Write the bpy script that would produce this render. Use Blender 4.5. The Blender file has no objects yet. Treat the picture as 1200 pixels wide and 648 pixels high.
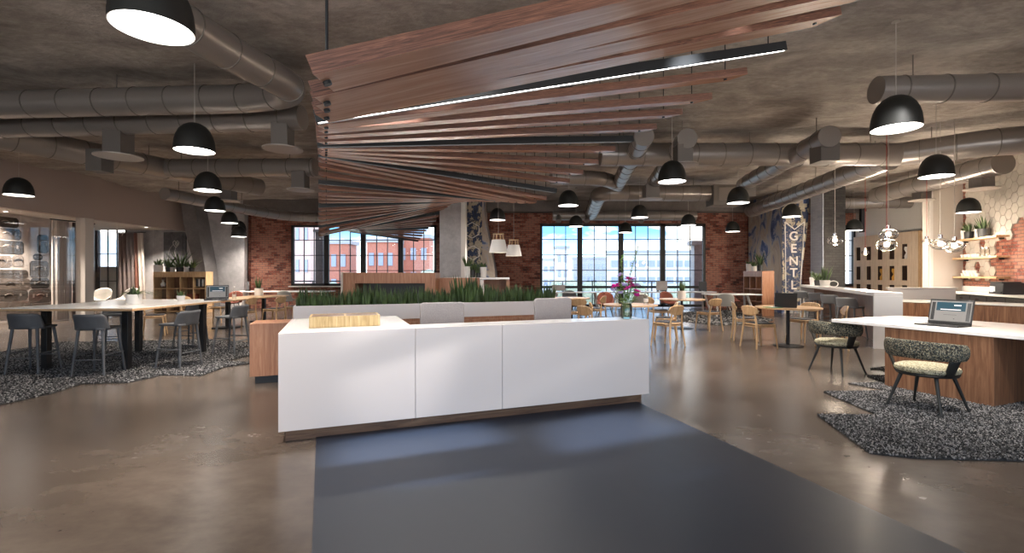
import bpy, math, random
from mathutils import Vector, Matrix
R = random.Random(7)
PI = math.pi
SC = bpy.context.scene
COL = SC.collection
F, CX, HY, EYE = 560.0, 600.0, 321.0, 1.4      # focal length in pixels, horizon row, eye height
def X(px, y): return (px - CX) / F * y
def Z(py, y): return EYE + (HY - py) / F * y

# ------------------------------------------------------------------ mesh building
class MB:
    def __init__(s): s.v = []; s.f = []; s.m = []; s.mi = 0
    def add(s, vs, fs, M=None):
        b = len(s.v)
        s.v += [tuple(M @ Vector(q)) if M is not None else tuple(q) for q in vs]
        for q in fs: s.f.append(tuple(b + i for i in q)); s.m.append(s.mi)
        return s
    def box(s, c, d, rz=0.0, M=None, top=None, rot=None):
        x, y, z = d[0]/2, d[1]/2, d[2]/2
        t = top or (1, 1)
        vs = [(-x,-y,-z),(x,-y,-z),(x,y,-z),(-x,y,-z),(-x*t[0],-y*t[1],z),(x*t[0],-y*t[1],z),(x*t[0],y*t[1],z),(-x*t[0],y*t[1],z)]
        T = Matrix.Translation(c) @ (rot.to_4x4() if rot else Matrix.Rotation(rz, 4, 'Z'))
        if M is not None: T = M @ T
        return s.add(vs, [(3,2,1,0),(4,5,6,7),(0,1,5,4),(1,2,6,5),(2,3,7,6),(3,0,4,7)], T)
    def bar(s, p0, p1, w0, w1=None, n=4, h=None):     # square / round bar between two points
        w1 = w0 if w1 is None else w1
        p0, p1 = Vector(p0), Vector(p1); d = (p1-p0)
        q = d.to_track_quat('Z', 'Y').to_matrix().to_4x4()
        L = d.length; off = PI/4 if n == 4 else 0
        k = math.sqrt(2) if n == 4 else 1
        vs = []
        for z, w in ((0, w0), (L, w1)):
            for i in range(n):
                a = off + 2*PI*i/n
                vs.append((w*k*math.cos(a), (w if h is None else h)*k*math.sin(a), z))
        fs = [tuple(range(n-1, -1, -1)), tuple(range(n, 2*n))] + [(i, (i+1) % n, n+(i+1) % n, n+i) for i in range(n)]
        return s.add(vs, fs, Matrix.Translation(p0) @ q)
    def cyl(s, c, r, h, n=24, r2=None, M=None):
        r2 = r if r2 is None else r2
        vs = [(c[0]+r*math.cos(2*PI*i/n), c[1]+r*math.sin(2*PI*i/n), c[2]) for i in range(n)]
        vs += [(c[0]+r2*math.cos(2*PI*i/n), c[1]+r2*math.sin(2*PI*i/n), c[2]+h) for i in range(n)]
        fs = [tuple(range(n-1, -1, -1)), tuple(range(n, 2*n))] + [(i, (i+1) % n, n+(i+1) % n, n+i) for i in range(n)]
        return s.add(vs, fs, M)
    def lathe(s, prof, c=(0,0,0), n=28, M=None, close=False):
        vs = []; fs = []; k = len(prof)
        for r, z in prof:
            for i in range(n):
                a = 2*PI*i/n; vs.append((c[0]+r*math.cos(a), c[1]+r*math.sin(a), c[2]+z))
        for j in range(k-1 if not close else k):
            for i in range(n):
                a, b = j*n+i, j*n+(i+1) % n
                j2 = (j+1) % k
                fs.append((a, b, j2*n+(i+1) % n, j2*n+i))
        return s.add(vs, fs, M)
    def prism(s, poly, z0, z1, M=None):
        n = len(poly)
        vs = [(p[0], p[1], z0) for p in poly] + [(p[0], p[1], z1) for p in poly]
        fs = [tuple(range(n-1, -1, -1)), tuple(range(n, 2*n))] + [(i, (i+1) % n, n+(i+1) % n, n+i) for i in range(n)]
        return s.add(vs, fs, M)
    def xz(s, poly, y0, y1, M=None):                  # outline in the XZ plane, extruded along Y
        n = len(poly)
        vs = [(p[0], y0, p[1]) for p in poly] + [(p[0], y1, p[1]) for p in poly]
        fs = [tuple(range(n)), tuple(range(2*n-1, n-1, -1))] + [(i, n+i, n+(i+1) % n, (i+1) % n) for i in range(n)]
        return s.add(vs, fs, M)
    def tube(s, pts, rad, n=16, cap=True, M=None, flat=1.0):
        pts = [Vector(p) for p in pts]; k = len(pts)
        if not hasattr(rad, '__len__'): rad = [rad]*k
        vs = []; fs = []
        t0 = (pts[1]-pts[0]).normalized()
        up = Vector((0,0,1)) if abs(t0.z) < .9 else Vector((1,0,0))
        u = (up - t0*up.dot(t0)).normalized()
        for i, p in enumerate(pts):
            t = (pts[min(i+1, k-1)] - pts[max(i-1, 0)]).normalized()
            u = (u - t*u.dot(t)).normalized(); w = t.cross(u)
            for j in range(n):
                a = 2*PI*j/n
                vs.append(tuple(p + (u*math.cos(a)*flat + w*math.sin(a))*rad[i]))
        for i in range(k-1):
            for j in range(n):
                fs.append((i*n+j, i*n+(j+1) % n, (i+1)*n+(j+1) % n, (i+1)*n+j))
        if cap: fs += [tuple(range(n-1, -1, -1)), tuple(range((k-1)*n, k*n))]
        return s.add(vs, fs, M)
    def grid(s, fn, nu, nv, closeu=False):
        vs = [fn(i/(nu if closeu else nu-1), j/(nv-1)) for i in range(nu) for j in range(nv)]
        fs = [((i % nu)*nv+j, ((i+1) % nu)*nv+j, ((i+1) % nu)*nv+j+1, (i % nu)*nv+j+1) for i in range(nu if closeu else nu-1) for j in range(nv-1)]
        return s.add(vs, fs)
    def sphere(s, c, r, n=12, m=8, sc=(1,1,1)):
        vs = [(c[0], c[1], c[2]-r*sc[2])]; fs = []
        for j in range(1, m):
            b = -PI/2 + PI*j/m
            for i in range(n):
                a = 2*PI*i/n
                vs.append((c[0]+r*sc[0]*math.cos(b)*math.cos(a), c[1]+r*sc[1]*math.cos(b)*math.sin(a), c[2]+r*sc[2]*math.sin(b)))
        vs.append((c[0], c[1], c[2]+r*sc[2]))
        for i in range(n):
            fs.append((0, 1+(i+1) % n, 1+i)); fs.append((len(vs)-1, 1+(m-2)*n+i, 1+(m-2)*n+(i+1) % n))
        for j in range(m-2):
            for i in range(n):
                a = 1+j*n; fs.append((a+i, a+(i+1) % n, a+n+(i+1) % n, a+n+i))
        return s.add(vs, fs)
    def build(s, name, mat, parent=None, bev=0.0, smooth=True, sub=0, solid=0.0, loc=None, rz=0.0):
        me = bpy.data.meshes.new(name)
        me.from_pydata(s.v, [], s.f)
        mats = mat if isinstance(mat, (list, tuple)) else [mat]
        for m in mats: me.materials.append(m)
        if len(mats) > 1: me.polygons.foreach_set('material_index', s.m)
        me.update()
        if smooth:
            me.shade_smooth()
            if not sub: me.set_sharp_from_angle(angle=math.radians(32))
        o = bpy.data.objects.new(name, me); COL.objects.link(o)
        if parent is not None: o.parent = parent
        if loc is not None: o.location = loc
        if rz: o.rotation_euler.z = rz
        if solid:
            q = o.modifiers.new('thickness', 'SOLIDIFY'); q.thickness = solid; q.offset = 0
        if bev:
            q = o.modifiers.new('bevel', 'BEVEL'); q.width = bev; q.segments = 2; q.limit_method = 'ANGLE'; q.angle_limit = math.radians(40); q.harden_normals = False
        if sub:
            q = o.modifiers.new('subdivision', 'SUBSURF'); q.levels = sub; q.render_levels = sub
        return o

def tag(o, label=None, cat=None, group=None, kind=None):
    if label: o['label'] = label
    if cat: o['category'] = cat
    if group: o['group'] = group
    if kind: o['kind'] = kind
    return o
def thing(name, label, cat, loc=(0,0,0), rz=0.0, group=None):
    o = bpy.data.objects.new(name, None); COL.objects.link(o)
    o.empty_display_size = .1
    o.location = loc; o.rotation_euler = (0, 0, rz)
    return tag(o, label, cat, group)
def struct(o): o['kind'] = 'structure'; return o
KIDS = {}
def dup(root, loc=None, rz=None, label=None, group=None, scale=None):
    kids = {}
    for q in list(bpy.data.objects):
        if q.parent is not None: kids.setdefault(q.parent.name, []).append(q)
    def rec(o, par):
        c = o.copy(); COL.objects.link(c); c.parent = par
        for k in kids.get(o.name, []): rec(k, c)
        return c
    r = rec(root, None)
    if loc is not None: r.location = loc
    if rz is not None: r.rotation_euler = (0, 0, rz)
    if scale is not None: r.scale = (scale,)*3
    if label: r['label'] = label
    if group: r['group'] = group
    return r

# ------------------------------------------------------------------ materials
def newmat(name):
    m = bpy.data.materials.new(name); m.use_nodes = True
    nt = m.node_tree; b = nt.nodes['Principled BSDF']
    return m, nt, b
def rgb(h):
    if isinstance(h, str):
        c = [int(h[i:i+2], 16)/255 for i in (0, 2, 4)]
        return tuple((x/12.92 if x <= .04045 else ((x+.055)/1.055)**2.4) for x in c) + (1,)
    return tuple(h) + (1,)
def plain(name, col, rough=.5, metal=0.0, emit=None, es=0.0, coat=0.0, var=0.0, spec=None, sheen=0.0):
    m, nt, b = newmat(name)
    b.inputs['Base Color'].default_value = rgb(col)
    b.inputs['Roughness'].default_value = rough
    b.inputs['Metallic'].default_value = metal
    if spec is not None: b.inputs['Specular IOR Level'].default_value = spec
    if coat: b.inputs['Coat Weight'].default_value = coat; b.inputs['Coat Roughness'].default_value = .15
    if emit:
        b.inputs['Emission Color'].default_value = rgb(emit); b.inputs['Emission Strength'].default_value = es
    if var:
        tc = nt.nodes.new('ShaderNodeTexCoord'); n = nt.nodes.new('ShaderNodeTexNoise'); n.inputs['Scale'].default_value = 6; n.inputs['Detail'].default_value = 6
        r = nt.nodes.new('ShaderNodeValToRGB'); c = rgb(col)
        r.color_ramp.elements[0].position = .3; r.color_ramp.elements[1].position = .7
        r.color_ramp.elements[0].color = tuple(x*(1-var) for x in c[:3])+(1,); r.color_ramp.elements[1].color = tuple(min(1, x*(1+var)) for x in c[:3])+(1,)
        nt.links.new(tc.outputs['Object'], n.inputs['Vector']); nt.links.new(n.outputs['Fac'], r.inputs['Fac']); nt.links.new(r.outputs['Color'], b.inputs['Base Color'])
    return m
def ramp(nt, stops):
    r = nt.nodes.new('ShaderNodeValToRGB'); e = r.color_ramp.elements
    e[0].position, e[0].color = stops[0][0], rgb(stops[0][1]); e[1].position, e[1].color = stops[-1][0], rgb(stops[-1][1])
    for p, c in stops[1:-1]:
        q = e.new(p); q.color = rgb(c)
    return r
def concrete(name, stops, rough=(.5, .7), scale=1.0, bump=.15, stretch=(1,1,1), fine=9.0, detail=8):
    m, nt, b = newmat(name); N = nt.nodes; Lk = nt.links
    tc = N.new('ShaderNodeTexCoord'); mp = N.new('ShaderNodeMapping'); mp.inputs['Scale'].default_value = stretch
    Lk.new(tc.outputs['Object'], mp.inputs['Vector'])
    n1 = N.new('ShaderNodeTexNoise'); n1.inputs['Scale'].default_value = scale; n1.inputs['Detail'].default_value = detail; n1.inputs['Roughness'].default_value = .62; n1.inputs['Distortion'].default_value = .6
    n2 = N.new('ShaderNodeTexNoise'); n2.inputs['Scale'].default_value = scale*fine; n2.inputs['Detail'].default_value = 6; n2.inputs['Roughness'].default_value = .7
    Lk.new(mp.outputs[0], n1.inputs['Vector']); Lk.new(mp.outputs[0], n2.inputs['Vector'])
    mx = N.new('ShaderNodeMix'); mx.data_type = 'FLOAT'; mx.inputs[0].default_value = .35
    Lk.new(n1.outputs['Fac'], mx.inputs[2]); Lk.new(n2.outputs['Fac'], mx.inputs[3])
    r = ramp(nt, stops); Lk.new(mx.outputs[0], r.inputs['Fac']); Lk.new(r.outputs['Color'], b.inputs['Base Color'])
    mr = N.new('ShaderNodeMapRange'); mr.inputs['From Min'].default_value = .35; mr.inputs['From Max'].default_value = .65
    mr.inputs['To Min'].default_value = rough[0]; mr.inputs['To Max'].default_value = rough[1]
    Lk.new(mx.outputs[0], mr.inputs['Value']); Lk.new(mr.outputs[0], b.inputs['Roughness'])
    if bump:
        bp = N.new('ShaderNodeBump'); bp.inputs['Strength'].default_value = bump; bp.inputs['Distance'].default_value = .05
        Lk.new(mx.outputs[0], bp.inputs['Height']); Lk.new(bp.outputs[0], b.inputs['Normal'])
    return m
def wood(name, c0, c1, axis='X', rough=.35, scale=1.0, stretch=14.0, coat=0.0, c2=None, bump=.05, dist=1.2):
    m, nt, b = newmat(name); N = nt.nodes; Lk = nt.links
    tc = N.new('ShaderNodeTexCoord'); mp = N.new('ShaderNodeMapping')
    sc = [stretch*scale]*3; sc['XYZ'.index(axis)] = scale*.9; mp.inputs['Scale'].default_value = sc
    oi = N.new('ShaderNodeObjectInfo'); ml = N.new('ShaderNodeVectorMath'); ml.operation = 'SCALE'; 
    cx = N.new('ShaderNodeCombineXYZ'); Lk.new(oi.outputs['Random'], cx.inputs[0]); Lk.new(oi.outputs['Random'], cx.inputs[1]); Lk.new(cx.outputs[0], ml.inputs[0]); ml.inputs['Scale'].default_value = 40
    ad = N.new('ShaderNodeVectorMath'); Lk.new(tc.outputs['Object'], mp.inputs['Vector']); Lk.new(mp.outputs[0], ad.inputs[0]); Lk.new(ml.outputs[0], ad.inputs[1])
    n = N.new('ShaderNodeTexNoise'); n.inputs['Scale'].default_value = 1.6; n.inputs['Detail'].default_value = 7; n.inputs['Roughness'].default_value = .62; n.inputs['Distortion'].default_value = dist
    Lk.new(ad.outputs[0], n.inputs['Vector'])
    st = [(.32, c0), (.68, c1)] if not c2 else [(.3, c0), (.5, c2), (.7, c1)]
    r = ramp(nt, st); Lk.new(n.outputs['Fac'], r.inputs['Fac']); Lk.new(r.outputs['Color'], b.inputs['Base Color'])
    b.inputs['Roughness'].default_value = rough
    if coat: b.inputs['Coat Weight'].default_value = coat; b.inputs['Coat Roughness'].default_value = .2
    if bump:
        bp = N.new('ShaderNodeBump'); bp.inputs['Strength'].default_value = bump; bp.inputs['Distance'].default_value = .01
        Lk.new(n.outputs['Fac'], bp.inputs['Height']); Lk.new(bp.outputs[0], b.inputs['Normal'])
    return m
def brick(name, cols, mortar, scale=1.0, rough=.85, painted=False):
    m, nt, b = newmat(name); N = nt.nodes; Lk = nt.links
    tc = N.new('ShaderNodeTexCoord'); sp = N.new('ShaderNodeSeparateXYZ'); Lk.new(tc.outputs['Object'], sp.inputs[0])
    ad = N.new('ShaderNodeMath'); ad.operation = 'ADD'; Lk.new(sp.outputs[0], ad.inputs[0]); Lk.new(sp.outputs[1], ad.inputs[1])
    cb = N.new('ShaderNodeCombineXYZ'); Lk.new(ad.outputs[0], cb.inputs[0]); Lk.new(sp.outputs[2], cb.inputs[1])
    bt = N.new('ShaderNodeTexBrick'); bt.inputs['Scale'].default_value = 1/scale
    bt.inputs['Brick Width'].default_value = .24; bt.inputs['Row Height'].default_value = .085; bt.inputs['Mortar Size'].default_value = .008; bt.inputs['Bias'].default_value = -.1
    bt.inputs['Color1'].default_value = (0,0,0,1); bt.inputs['Color2'].default_value = (1,1,1,1); bt.inputs['Mortar'].default_value = (.5,.5,.5,1)
    Lk.new(cb.outputs[0], bt.inputs['Vector'])
    n = N.new('ShaderNodeTexNoise'); n.inputs['Scale'].default_value = 2.2; n.inputs['Detail'].default_value = 7; Lk.new(tc.outputs['Object'], n.inputs['Vector'])
    n3 = N.new('ShaderNodeTexNoise'); n3.inputs['Scale'].default_value = 22; n3.inputs['Detail'].default_value = 3; Lk.new(tc.outputs['Object'], n3.inputs['Vector'])
    a1 = N.new('ShaderNodeMath'); a1.operation = 'MULTIPLY_ADD'; a1.inputs[1].default_value = .38; Lk.new(bt.outputs['Color'], a1.inputs[0]); Lk.new(n.outputs['Fac'], a1.inputs[2])
    a2 = N.new('ShaderNodeMath'); a2.operation = 'MULTIPLY_ADD'; a2.inputs[1].default_value = .5; Lk.new(n3.outputs['Fac'], a2.inputs[0]); Lk.new(a1.outputs[0], a2.inputs[2])
    r = ramp(nt, [(.55+.13*i, c) for i, c in enumerate(cols)]); Lk.new(a2.outputs[0], r.inputs['Fac'])
    mx = N.new('ShaderNodeMix'); mx.data_type = 'RGBA'; Lk.new(bt.outputs['Fac'], mx.inputs[0]); Lk.new(r.outputs['Color'], mx.inputs[6]); mx.inputs[7].default_value = rgb(mortar)
    Lk.new(mx.outputs[2], b.inputs['Base Color']); b.inputs['Roughness'].default_value = rough
    h = N.new('ShaderNodeMath'); h.operation = 'SUBTRACT'; h.inputs[0].default_value = 1; Lk.new(bt.outputs['Fac'], h.inputs[1])
    h2 = N.new('ShaderNodeMath'); h2.operation = 'MULTIPLY_ADD'; h2.inputs[1].default_value = .3; Lk.new(n3.outputs['Fac'], h2.inputs[0]); Lk.new(h.outputs[0], h2.inputs[2])
    bp = N.new('ShaderNodeBump'); bp.inputs['Strength'].default_value = .6; bp.inputs['Distance'].default_value = .015; Lk.new(h2.outputs[0], bp.inputs['Height']); Lk.new(bp.outputs[0], b.inputs['Normal'])
    return m
def glassmat(name, tint=(1,1,1), refl=.5, body=0.0):
    m = bpy.data.materials.new(name); m.use_nodes = True; nt = m.node_tree; N = nt.nodes; Lk = nt.links
    N.clear(); out = N.new('ShaderNodeOutputMaterial'); t = N.new('ShaderNodeBsdfTransparent'); t.inputs[0].default_value = tint+(1,)
    g = N.new('ShaderNodeBsdfGlossy'); g.inputs['Roughness'].default_value = .02; mx = N.new('ShaderNodeMixShader')
    fr = N.new('ShaderNodeFresnel'); fr.inputs[0].default_value = 1.45
    k = N.new('ShaderNodeMath'); k.operation = 'MULTIPLY_ADD'; k.inputs[1].default_value = refl; k.inputs[2].default_value = body; Lk.new(fr.outputs[0], k.inputs[0])
    Lk.new(k.outputs[0], mx.inputs[0]); Lk.new(t.outputs[0], mx.inputs[1]); Lk.new(g.outputs[0], mx.inputs[2]); Lk.new(mx.outputs[0], out.inputs[0])
    return m
def speckle(name, stops, scale=60, rough=.9, bump=.5, sheen=0.0, dist=.01):
    m, nt, b = newmat(name); N = nt.nodes; Lk = nt.links
    tc = N.new('ShaderNodeTexCoord'); v = N.new('ShaderNodeTexVoronoi'); v.inputs['Scale'].default_value = scale; Lk.new(tc.outputs['Object'], v.inputs['Vector'])
    sp = N.new('ShaderNodeSeparateColor'); Lk.new(v.outputs['Color'], sp.inputs[0])
    r = ramp(nt, stops); r.color_ramp.interpolation = 'CONSTANT'; Lk.new(sp.outputs[0], r.inputs['Fac']); Lk.new(r.outputs['Color'], b.inputs['Base Color'])
    b.inputs['Roughness'].default_value = rough
    bp = N.new('ShaderNodeBump'); bp.inputs['Strength'].default_value = bump; bp.inputs['Distance'].default_value = dist; bp.invert = True
    Lk.new(v.outputs['Distance'], bp.inputs['Height']); Lk.new(bp.outputs[0], b.inputs['Normal'])
    return m
def patches(name, stops, scale=1.5, detail=9, rough=.6, stretch=(1,1,1), dist=1.5):
    m, nt, b = newmat(name); N = nt.nodes; Lk = nt.links
    tc = N.new('ShaderNodeTexCoord'); mp = N.new('ShaderNodeMapping'); mp.inputs['Scale'].default_value = stretch; Lk.new(tc.outputs['Object'], mp.inputs['Vector'])
    n = N.new('ShaderNodeTexNoise'); n.inputs['Scale'].default_value = scale; n.inputs['Detail'].default_value = detail; n.inputs['Roughness'].default_value = .65; n.inputs['Distortion'].default_value = dist
    Lk.new(mp.outputs[0], n.inputs['Vector']); r = ramp(nt, stops); r.color_ramp.interpolation = 'LINEAR'
    Lk.new(n.outputs['Fac'], r.inputs['Fac']); Lk.new(r.outputs['Color'], b.inputs['Base Color']); b.inputs['Roughness'].default_value = rough
    return m

M = {}
M['floor'] = concrete('polished_brown_concrete', [(.30, (.05,.038,.031)), (.5, (.092,.072,.058)), (.72, (.145,.117,.098))], rough=(.21, .28), scale=.6, bump=0, stretch=(1,1.4,1), fine=5, detail=4)
M['ceiling'] = concrete('rough_ceiling_concrete', [(.32, (.15,.13,.115)), (.5, (.34,.30,.265)), (.66, (.56,.51,.46))], rough=(.7, .9), scale=.9, bump=1.0, stretch=(1,1.8,1), fine=8)
M['concrete'] = concrete('grey_wall_concrete', [(.3, (.27,.26,.265)), (.5, (.43,.415,.42)), (.7, (.60,.58,.58))], rough=(.5, .75), scale=1.2, bump=.1, fine=6)
M['concrete_dark'] = concrete('dark_rib_concrete', [(.3, (.10,.095,.095)), (.5, (.17,.16,.16)), (.7, (.27,.255,.25))], rough=(.5, .75), scale=1.2, bump=.1)
M['concrete_bulk'] = concrete('grey_beam_concrete', [(.3, (.12,.105,.095)), (.5, (.17,.15,.14)), (.7, (.24,.215,.2))], rough=(.7, .9), scale=.9, bump=.1)
M['brick'] = brick('red_brick', [(.03,.013,.011), (.12,.03,.02), (.215,.052,.032), (.32,.14,.095)], (.10,.075,.065))
M['brick_black'] = brick('black_glazed_brick', [(.012,.011,.011), (.022,.02,.02), (.03,.028,.027), (.04,.038,.036)], (.02,.018,.018), rough=.6)
M['brick_pale'] = brick('blue_grey_painted_brick', [(.30,.33,.42), (.36,.39,.48), (.4,.43,.52), (.44,.47,.55)], (.38,.41,.5), rough=.6)
M['plaster'] = plain('beige_plaster', (.42,.34,.30), .8)
M['plaster_light'] = plain('cream_plaster', (.62,.56,.5), .75)
M['white_wall'] = plain('white_wall_paint', (.8,.76,.72), .7)
M['white'] = plain('white_lacquer', (.76,.695,.665), .32, var=.0)
M['white_top'] = plain('white_solid_surface', (.86,.84,.82), .22)
M['navy'] = concrete('navy_vinyl', [(.3, (.008,.012,.022)), (.7, (.011,.016,.029))], rough=(.38, .42), scale=1.0, bump=0)
M['walnut'] = wood('walnut_veneer', (.10,.045,.025), (.30,.16,.09), 'Z', .4, 1.0, 16, c2=(.2,.095,.05))
M['walnut_x'] = wood('walnut_veneer_level', (.09,.045,.028), (.26,.15,.085), 'X', .4, 1.0, 16, c2=(.17,.09,.05))
M['cedar'] = wood('smooth_lit_cedar_face', (.50,.225,.13), (.80,.48,.33), 'X', .27, .8, 16, coat=0, c2=(.64,.33,.21), dist=1.2)  # lightened: bounce light on the undersides is put into the colour
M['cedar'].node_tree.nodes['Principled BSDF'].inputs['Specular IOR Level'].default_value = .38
M['cedar_shaded_edge'] = wood('dark_grained_shaded_cedar_edge', (.04,.017,.011), (.34,.15,.09), 'X', .5, 2.2, 30, c2=(.17,.07,.042), dist=3.0)  # dark grain, darkened further for the backlit shade on board fronts
M['redwood'] = wood('warm_cherry_veneer', (.25,.10,.055), (.46,.24,.14), 'Z', .4, 1.0, 16, c2=(.35,.165,.09))
M['oak'] = wood('light_oak', (.42,.25,.12), (.68,.47,.28), 'Z', .42, 1.2, 12, c2=(.56,.36,.19))
M['oak_x'] = wood('light_oak_level', (.42,.25,.12), (.66,.46,.27), 'X', .4, 1.0, 12, c2=(.55,.35,.19))
M['olive'] = wood('zebra_grain_ash', (.30,.19,.07), (.62,.47,.26), 'Z', .4, 1.5, 12, c2=(.46,.33,.15))
M['black_metal'] = plain('black_powder_coat', (.012,.012,.013), .45)
M['black_satin'] = plain('black_satin_lamp_metal', (.014,.015,.014), .55)
M['frame_black'] = plain('black_window_steel', (.008,.008,.009), .5)
M['duct'] = plain('galvanised_duct_steel', (.30,.27,.25), .3, .45)
M['duct_dark'] = plain('dull_duct_box_steel', (.19,.17,.155), .5, .4)
M['grille'] = plain('pale_diffuser_ring', (.42,.38,.35), .45, .4)
M['grey_stool'] = plain('graphite_stained_ash', (.085,.088,.095), .5, var=.15)
M['grey_fabric'] = speckle('warm_grey_fabric', [(0, (.36,.33,.32)), (.5, (.42,.385,.375))], 220, .95, .2)
M['tweed'] = speckle('shaded_olive_tweed', [(0, (.02,.02,.018)), (.35, (.15,.135,.09)), (.6, (.06,.07,.065)), (.82, (.30,.27,.19))], 120, .95, .5)  # darker than the seat: shade on the outer side put into the colour
M['tweed_seat'] = speckle('pale_olive_tweed', [(0, (.30,.27,.17)), (.3, (.52,.47,.34)), (.6, (.40,.38,.26)), (.85, (.15,.14,.1))], 95, .95, .4)
M['rug_base'] = plain('rug_backing', (.03,.03,.03), .95)
M['tuft_a'] = plain('pale_grey_wool', (.27,.26,.255), .95)
M['tuft_b'] = plain('mid_grey_wool', (.08,.078,.078), .95)
M['tuft_c'] = plain('black_wool', (.015,.015,.016), .95)
M['glass'] = glassmat('window_glass', (.97,.98,.98), .7)
M['glass_wall'] = glassmat('partition_glass', (.98,.98,.98), .12)
M['jar'] = glassmat('clear_lamp_glass', (.98,.97,.95), .6, .04)
M['vase_glass'] = glassmat('green_tinted_glass', (.86,.92,.84), .9, .05)
M['lamp_glow'] = plain('lamp_diffuser', (1,1,1), .5, emit=(1,.97,.93), es=9)
M['lamp_inner'] = plain('white_lamp_lining', (.9,.88,.85), .5)
M['bulb_glow'] = plain('warm_bulb', (1,.8,.6), .5, emit=(1,.85,.68), es=8)
M['strip_glow'] = plain('led_strip', (1,1,1), .5, emit=(1,.96,.92), es=10)
M['cable'] = plain('pale_fabric_cable', (.5,.46,.43), .7)
M['cable_red'] = plain('red_fabric_cable', (.45,.04,.03), .7)
M['curtain'] = plain('beige_linen', (.62,.54,.48), .9)
M['curtain_dark'] = plain('brown_grey_linen', (.20,.155,.145), .9)
M['curtain_red'] = plain('rust_linen', (.20,.08,.055), .9)
M['orange_fab'] = plain('burnt_orange_fabric', (.22,.065,.04), .85)
M['shell_white'] = plain('putty_shell', (.60,.56,.51), .5)
M['shell_grey'] = plain('pale_grey_shell', (.42,.41,.38), .5)
M['charcoal'] = plain('charcoal_fabric', (.09,.09,.095), .85)
M['cushion'] = plain('dark_seat_pad', (.035,.035,.04), .7)
M['chrome'] = plain('chrome', (.7,.7,.7), .15, 1.0)
M['leaf'] = plain('dark_green_leaf', (.06,.10,.03), .5, var=.7)
M['leaf2'] = plain('bright_green_leaf', (.16,.30,.05), .5, var=.4)
M['stalk'] = plain('green_stem', (.10,.18,.04), .6)
M['pot_white'] = plain('white_ceramic', (.72,.69,.66), .35)
M['pot_black'] = plain('black_ceramic', (.02,.02,.02), .35)
M['soil'] = plain('dark_soil', (.03,.02,.015), .95)
M['petal_pink'] = plain('magenta_petal', (.75,.02,.36), .6)
M['petal_lilac'] = plain('pale_lilac_petal', (.62,.55,.85), .6)
M['laptop'] = plain('dark_grey_aluminium', (.045,.045,.048), .4, .5)
M['keys'] = plain('black_keys', (.01,.01,.011), .5)
M['screen_page'] = plain('screen_page', (.16,.155,.15), .3, emit=(.62,.6,.58), es=.12)
M['screen_blue'] = plain('screen_banner', (.01,.04,.06), .3, emit=(.01,.06,.10), es=.25)
M['screen_white'] = plain('screen_white', (.5,.5,.5), .3, emit=(.9,.9,.9), es=.4)
M['screen_dark'] = plain('screen_dark', (.03,.03,.03), .2, emit=(.08,.08,.08), es=.3)
M['hex'] = plain('cream_hexagon_tile', (.46,.42,.37), .55, var=.08)
M['grout'] = plain('dark_tile_gap', (.16,.13,.11), .9)
M['drawer_black'] = plain('black_drawer_front', (.03,.028,.027), .4)
M['green_book'] = plain('green_cover', (.02,.22,.06), .5)
M['steel_dark'] = plain('dark_rail_steel', (.05,.05,.055), .5)
# ------------------------------------------------------------------ world, camera
w = bpy.data.worlds.new('sky'); SC.world = w; w.use_nodes = True
nt = w.node_tree; N = nt.nodes; Lk = nt.links; bg = N['Background']
tc = N.new('ShaderNodeTexCoord'); mp = N.new('ShaderNodeMapping'); mp.inputs['Scale'].default_value = (1, 1, 2.6)
Lk.new(tc.outputs['Generated'], mp.inputs['Vector'])
n = N.new('ShaderNodeTexNoise'); n.inputs['Scale'].default_value = 3.6; n.inputs['Detail'].default_value = 7; n.inputs['Roughness'].default_value = .55
Lk.new(mp.outputs[0], n.inputs['Vector'])
sp = N.new('ShaderNodeSeparateXYZ'); Lk.new(tc.outputs['Generated'], sp.inputs[0])
grad = ramp(nt, [(0.0, (.92,.95,1.0)), (.045, (.42,.66,.9)), (.085, (.13,.36,.66)), (.3, (.2,.5,.9)), (1.0, (.3,.5,.85))]); Lk.new(sp.outputs[2], grad.inputs['Fac'])
cl = ramp(nt, [(.49, (0,0,0)), (.58, (1,1,1))]); Lk.new(n.outputs['Fac'], cl.inputs['Fac'])
mx = N.new('ShaderNodeMix'); mx.data_type = 'RGBA'; Lk.new(cl.outputs['Color'], mx.inputs[0]); Lk.new(grad.outputs['Color'], mx.inputs[6]); mx.inputs[7].default_value = (1.25,1.13,1.0,1)
Lk.new(mx.outputs[2], bg.inputs['Color']); bg.inputs['Strength'].default_value = 2.5

cam = bpy.data.cameras.new('camera'); co = bpy.data.objects.new('camera', cam); COL.objects.link(co)
co.location = (0, 0, EYE); co.rotation_euler = (PI/2, 0, 0)
cam.sensor_width = 36; cam.lens = 36*F/1200; cam.shift_y = -(324-HY)/1200*1.0; cam.clip_start = .05; cam.clip_end = 600
SC.camera = co
SC.view_settings.view_transform = 'Standard'; SC.view_settings.look = 'None'; SC.view_settings.gamma = 1; SC.view_settings.use_curve_mapping = False
SC.view_settings.exposure = 0.56
SC.cycles.max_bounces = 7; SC.cycles.diffuse_bounces = 4; SC.cycles.glossy_bounces = 4; SC.cycles.transparent_max_bounces = 12
SC.cycles.sample_clamp_indirect = 8; SC.cycles.use_denoising = True
SC.cycles.caustics_reflective = False; SC.cycles.caustics_refractive = False

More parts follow.
